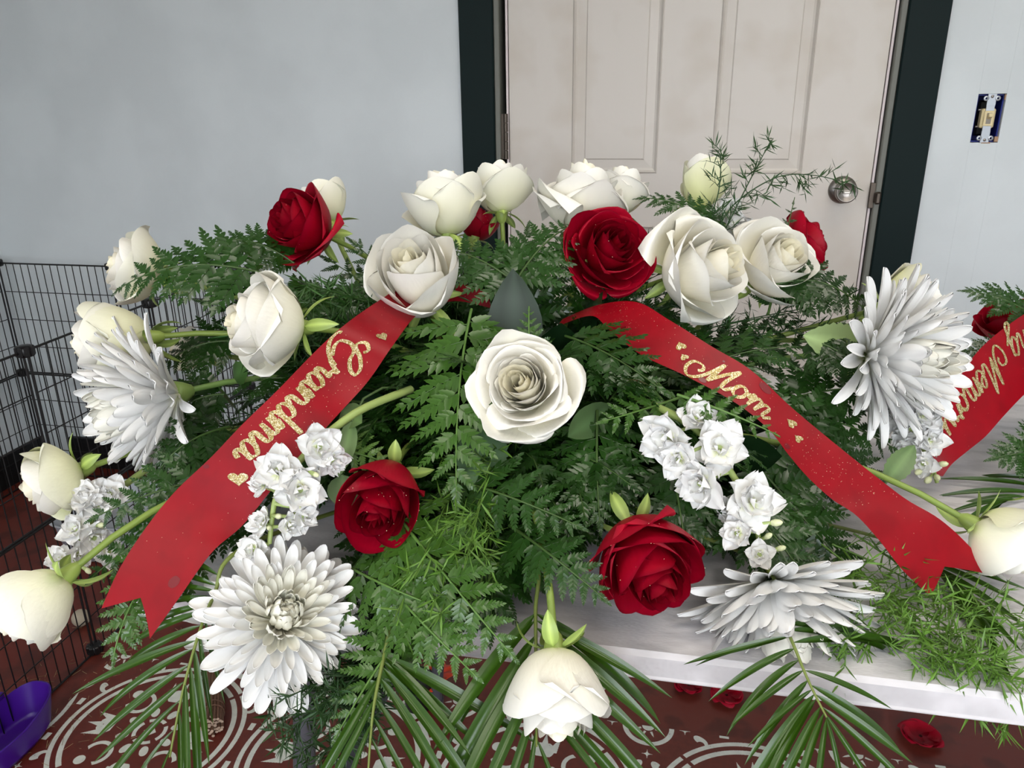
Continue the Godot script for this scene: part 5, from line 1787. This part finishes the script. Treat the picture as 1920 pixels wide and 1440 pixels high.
	make_palm([HEART + Vector3(-0.1, -0.03, 0.1), P(470, 1020, 0.68), P(400, 1120, 0.645), P(352, 1260, 0.61), P(318, 1420, 0.58)],
		[[0.42, 300, 1030, 0.69, 0.8], [0.45, 280, 1062, 0.68, 0.8], [0.48, 262, 1095, 0.67, 0.8], [0.50, 232, 1135, 0.66, 0.8], [0.54, 205, 1186, 0.65, 0.85], [0.57, 196, 1212, 0.64, 0.85], [0.61, 176, 1262, 0.63, 0.85], [0.65, 144, 1300, 0.62, 0.85], [0.69, 160, 1340, 0.61, 0.85], [0.74, 166, 1390, 0.60, 0.85], [0.79, 182, 1425, 0.59, 0.85], [0.84, 205, 1455, 0.58, 0.85], [0.90, 245, 1470, 0.575, 0.8], [0.96, 290, 1480, 0.57, 0.7], [0.56, 433, 1280, 0.62, 0.6], [0.59, 420, 1318, 0.615, 0.65], [0.63, 397, 1362, 0.605, 0.7], [0.68, 392, 1430, 0.59, 0.8], [0.73, 372, 1460, 0.58, 0.85], [0.79, 355, 1475, 0.575, 0.85], [0.85, 338, 1480, 0.57, 0.8]], "palm frond hanging under the tail of the ribbon reading Grandma", g)
	var tp := func(px: float, py: float) -> Vector3: return on_plane(px, py, TABLE_TOP + 0.006)
	var dep := func(px: float, py: float) -> float: return -(turn.inverse() * (on_plane(px, py, TABLE_TOP + 0.004) - EYE)).z
	make_palm([HEART + Vector3(0.12, -0.035, 0.02), tp.call(1620, 1000), tp.call(1720, 1050), tp.call(1800, 1100)],
		[[0.62, 1930, 1110, dep.call(1930, 1110), 0.8], [0.66, 1935, 1150, dep.call(1935, 1150), 0.8], [0.72, 1930, 1185, dep.call(1930, 1185), 0.8], [0.78, 1915, 1225, dep.call(1915, 1225), 0.8], [0.83, 1880, 1235, dep.call(1880, 1235), 0.8], [0.88, 1850, 1225, dep.call(1850, 1225), 0.7], [0.94, 1930, 1255, dep.call(1930, 1255), 0.7], [0.98, 1900, 1280, dep.call(1900, 1280), 0.7], [0.6, 1900, 1065, dep.call(1900, 1065), 0.7]], "palm frond lying on the white table at the right", g)
	make_palm([SECOND + Vector3(0.05, -0.05, 0.05), tp.call(2000, 900), tp.call(1930, 930), tp.call(1880, 940)],
		[[0.5, 1760, 900, dep.call(1760, 900), 0.8], [0.6, 1752, 925, dep.call(1752, 925), 0.8], [0.7, 1762, 940, dep.call(1762, 940), 0.8], [0.8, 1772, 958, dep.call(1772, 958), 0.8], [0.9, 1790, 985, dep.call(1790, 985), 0.8], [0.97, 1820, 1000, dep.call(1820, 1000), 0.7], [0.4, 1790, 882, dep.call(1790, 882), 0.7]], "palm leaflets of the second spray flat on the table at the right", g)


func foam() -> void:
	for s in [[HEART, "green floral foam block in its tray under the main spray"], [SECOND, "green floral foam block under the second spray at the right"]]:
		var c: Vector3 = s[0]
		var o := thing("floral_foam", s[1], "floral foam", Transform3D(Basis.IDENTITY, Vector3(c.x, TABLE_TOP, c.z)))
		var b := MB.new()
		b.box(Vector3(0, 0.033, 0), Vector3(0.26, 0.055, 0.10), 0.012)
		part("foam_block", b.make(M.foam), o)
		b = MB.new()
		b.box(Vector3(0, 0.004, 0), Vector3(0.30, 0.008, 0.14), 0.003)
		part("tray", b.make(M.black), o)


# ------------------------------------------------------------------ everything
func _ready() -> void:
	# camera
	rng.seed = 20240611
	var cam := Camera3D.new()
	cam.name = "camera"
	cam.position = EYE
	cam.rotation = Vector3(-0.3482, 0.2009, -0.0131)
	cam.fov = 52.42
	cam.near = 0.02
	add_child(cam)
	turn = Basis.from_euler(Vector3(-0.3482, 0.2009, -0.0131))
	# sky seen through the windows behind the camera, and the exposure
	var we := WorldEnvironment.new()
	we.name = "surroundings"
	var e := Environment.new()
	var sm := ProceduralSkyMaterial.new()
	sm.sky_top_color = Color(0.86, 0.89, 0.93)
	sm.sky_horizon_color = Color(0.98, 0.98, 0.99)
	sm.ground_bottom_color = Color(0.30, 0.31, 0.30)
	sm.ground_horizon_color = Color(0.62, 0.66, 0.68)
	sm.sky_energy_multiplier = 2.6
	sm.ground_energy_multiplier = 1.5
	var sky := Sky.new()
	sky.sky_material = sm
	e.background_mode = Environment.BG_SKY
	e.sky = sky
	e.tonemap_mode = Environment.TONE_MAPPER_LINEAR
	e.tonemap_exposure = 1.0
	e.sdfgi_enabled = true
	e.ssao_enabled = true
	e.ssil_enabled = true
	we.environment = e
	add_child(we)
	materials()
	# ceiling panels: a glowing diffuser in a frame and a light just below it
	for p in [Vector3(0.75, 2.59, -0.75), Vector3(0.75, 2.59, 1.0), Vector3(-0.9, 2.59, 0.6)]:
		var l := AreaLight3D.new()
		l.name = numbered("ceiling_panel_lamp")
		l.area_size = Vector2(1.18, 0.58)
		l.light_color = Color(1.0, 0.965, 0.91)
		l.light_energy = 1.0
		l.area_normalize_energy = true
		l.shadow_enabled = true
		l.area_range = 8.0
		l.position = p - Vector3(0, 0.035, 0)
		l.rotation = Vector3(-PI / 2, 0, 0)
		add_child(l)
		var o := thing("ceiling_panel", "flat ceiling light panel above the room", "ceiling light", Transform3D(Basis.IDENTITY, p), "ceiling light panels")
		var b := MB.new()
		for s in [-1.0, 1.0]:
			b.box(Vector3(s * 0.605, 0, 0), Vector3(0.03, 0.04, 0.64), 0.004)
			b.box(Vector3(0, 0, s * 0.305), Vector3(1.24, 0.04, 0.03), 0.004)
		part("frame", b.make(M.strip), o)
		b = MB.new()
		b.box(Vector3(0, 0, 0), Vector3(1.18, 0.03, 0.58), 0.002)
		var gm := mat(Color(0.95, 0.95, 0.93), 0.5)
		gm.emission_enabled = true
		gm.emission = Color(1.0, 0.97, 0.92)
		gm.emission_energy_multiplier = 1.5
		part("diffuser", b.make(gm), o)
	room()
	folding_table()
	playpen()
	floor_things()
	foam()
	ribbons()
	roses()
	mums()
	stocks()
	greens()
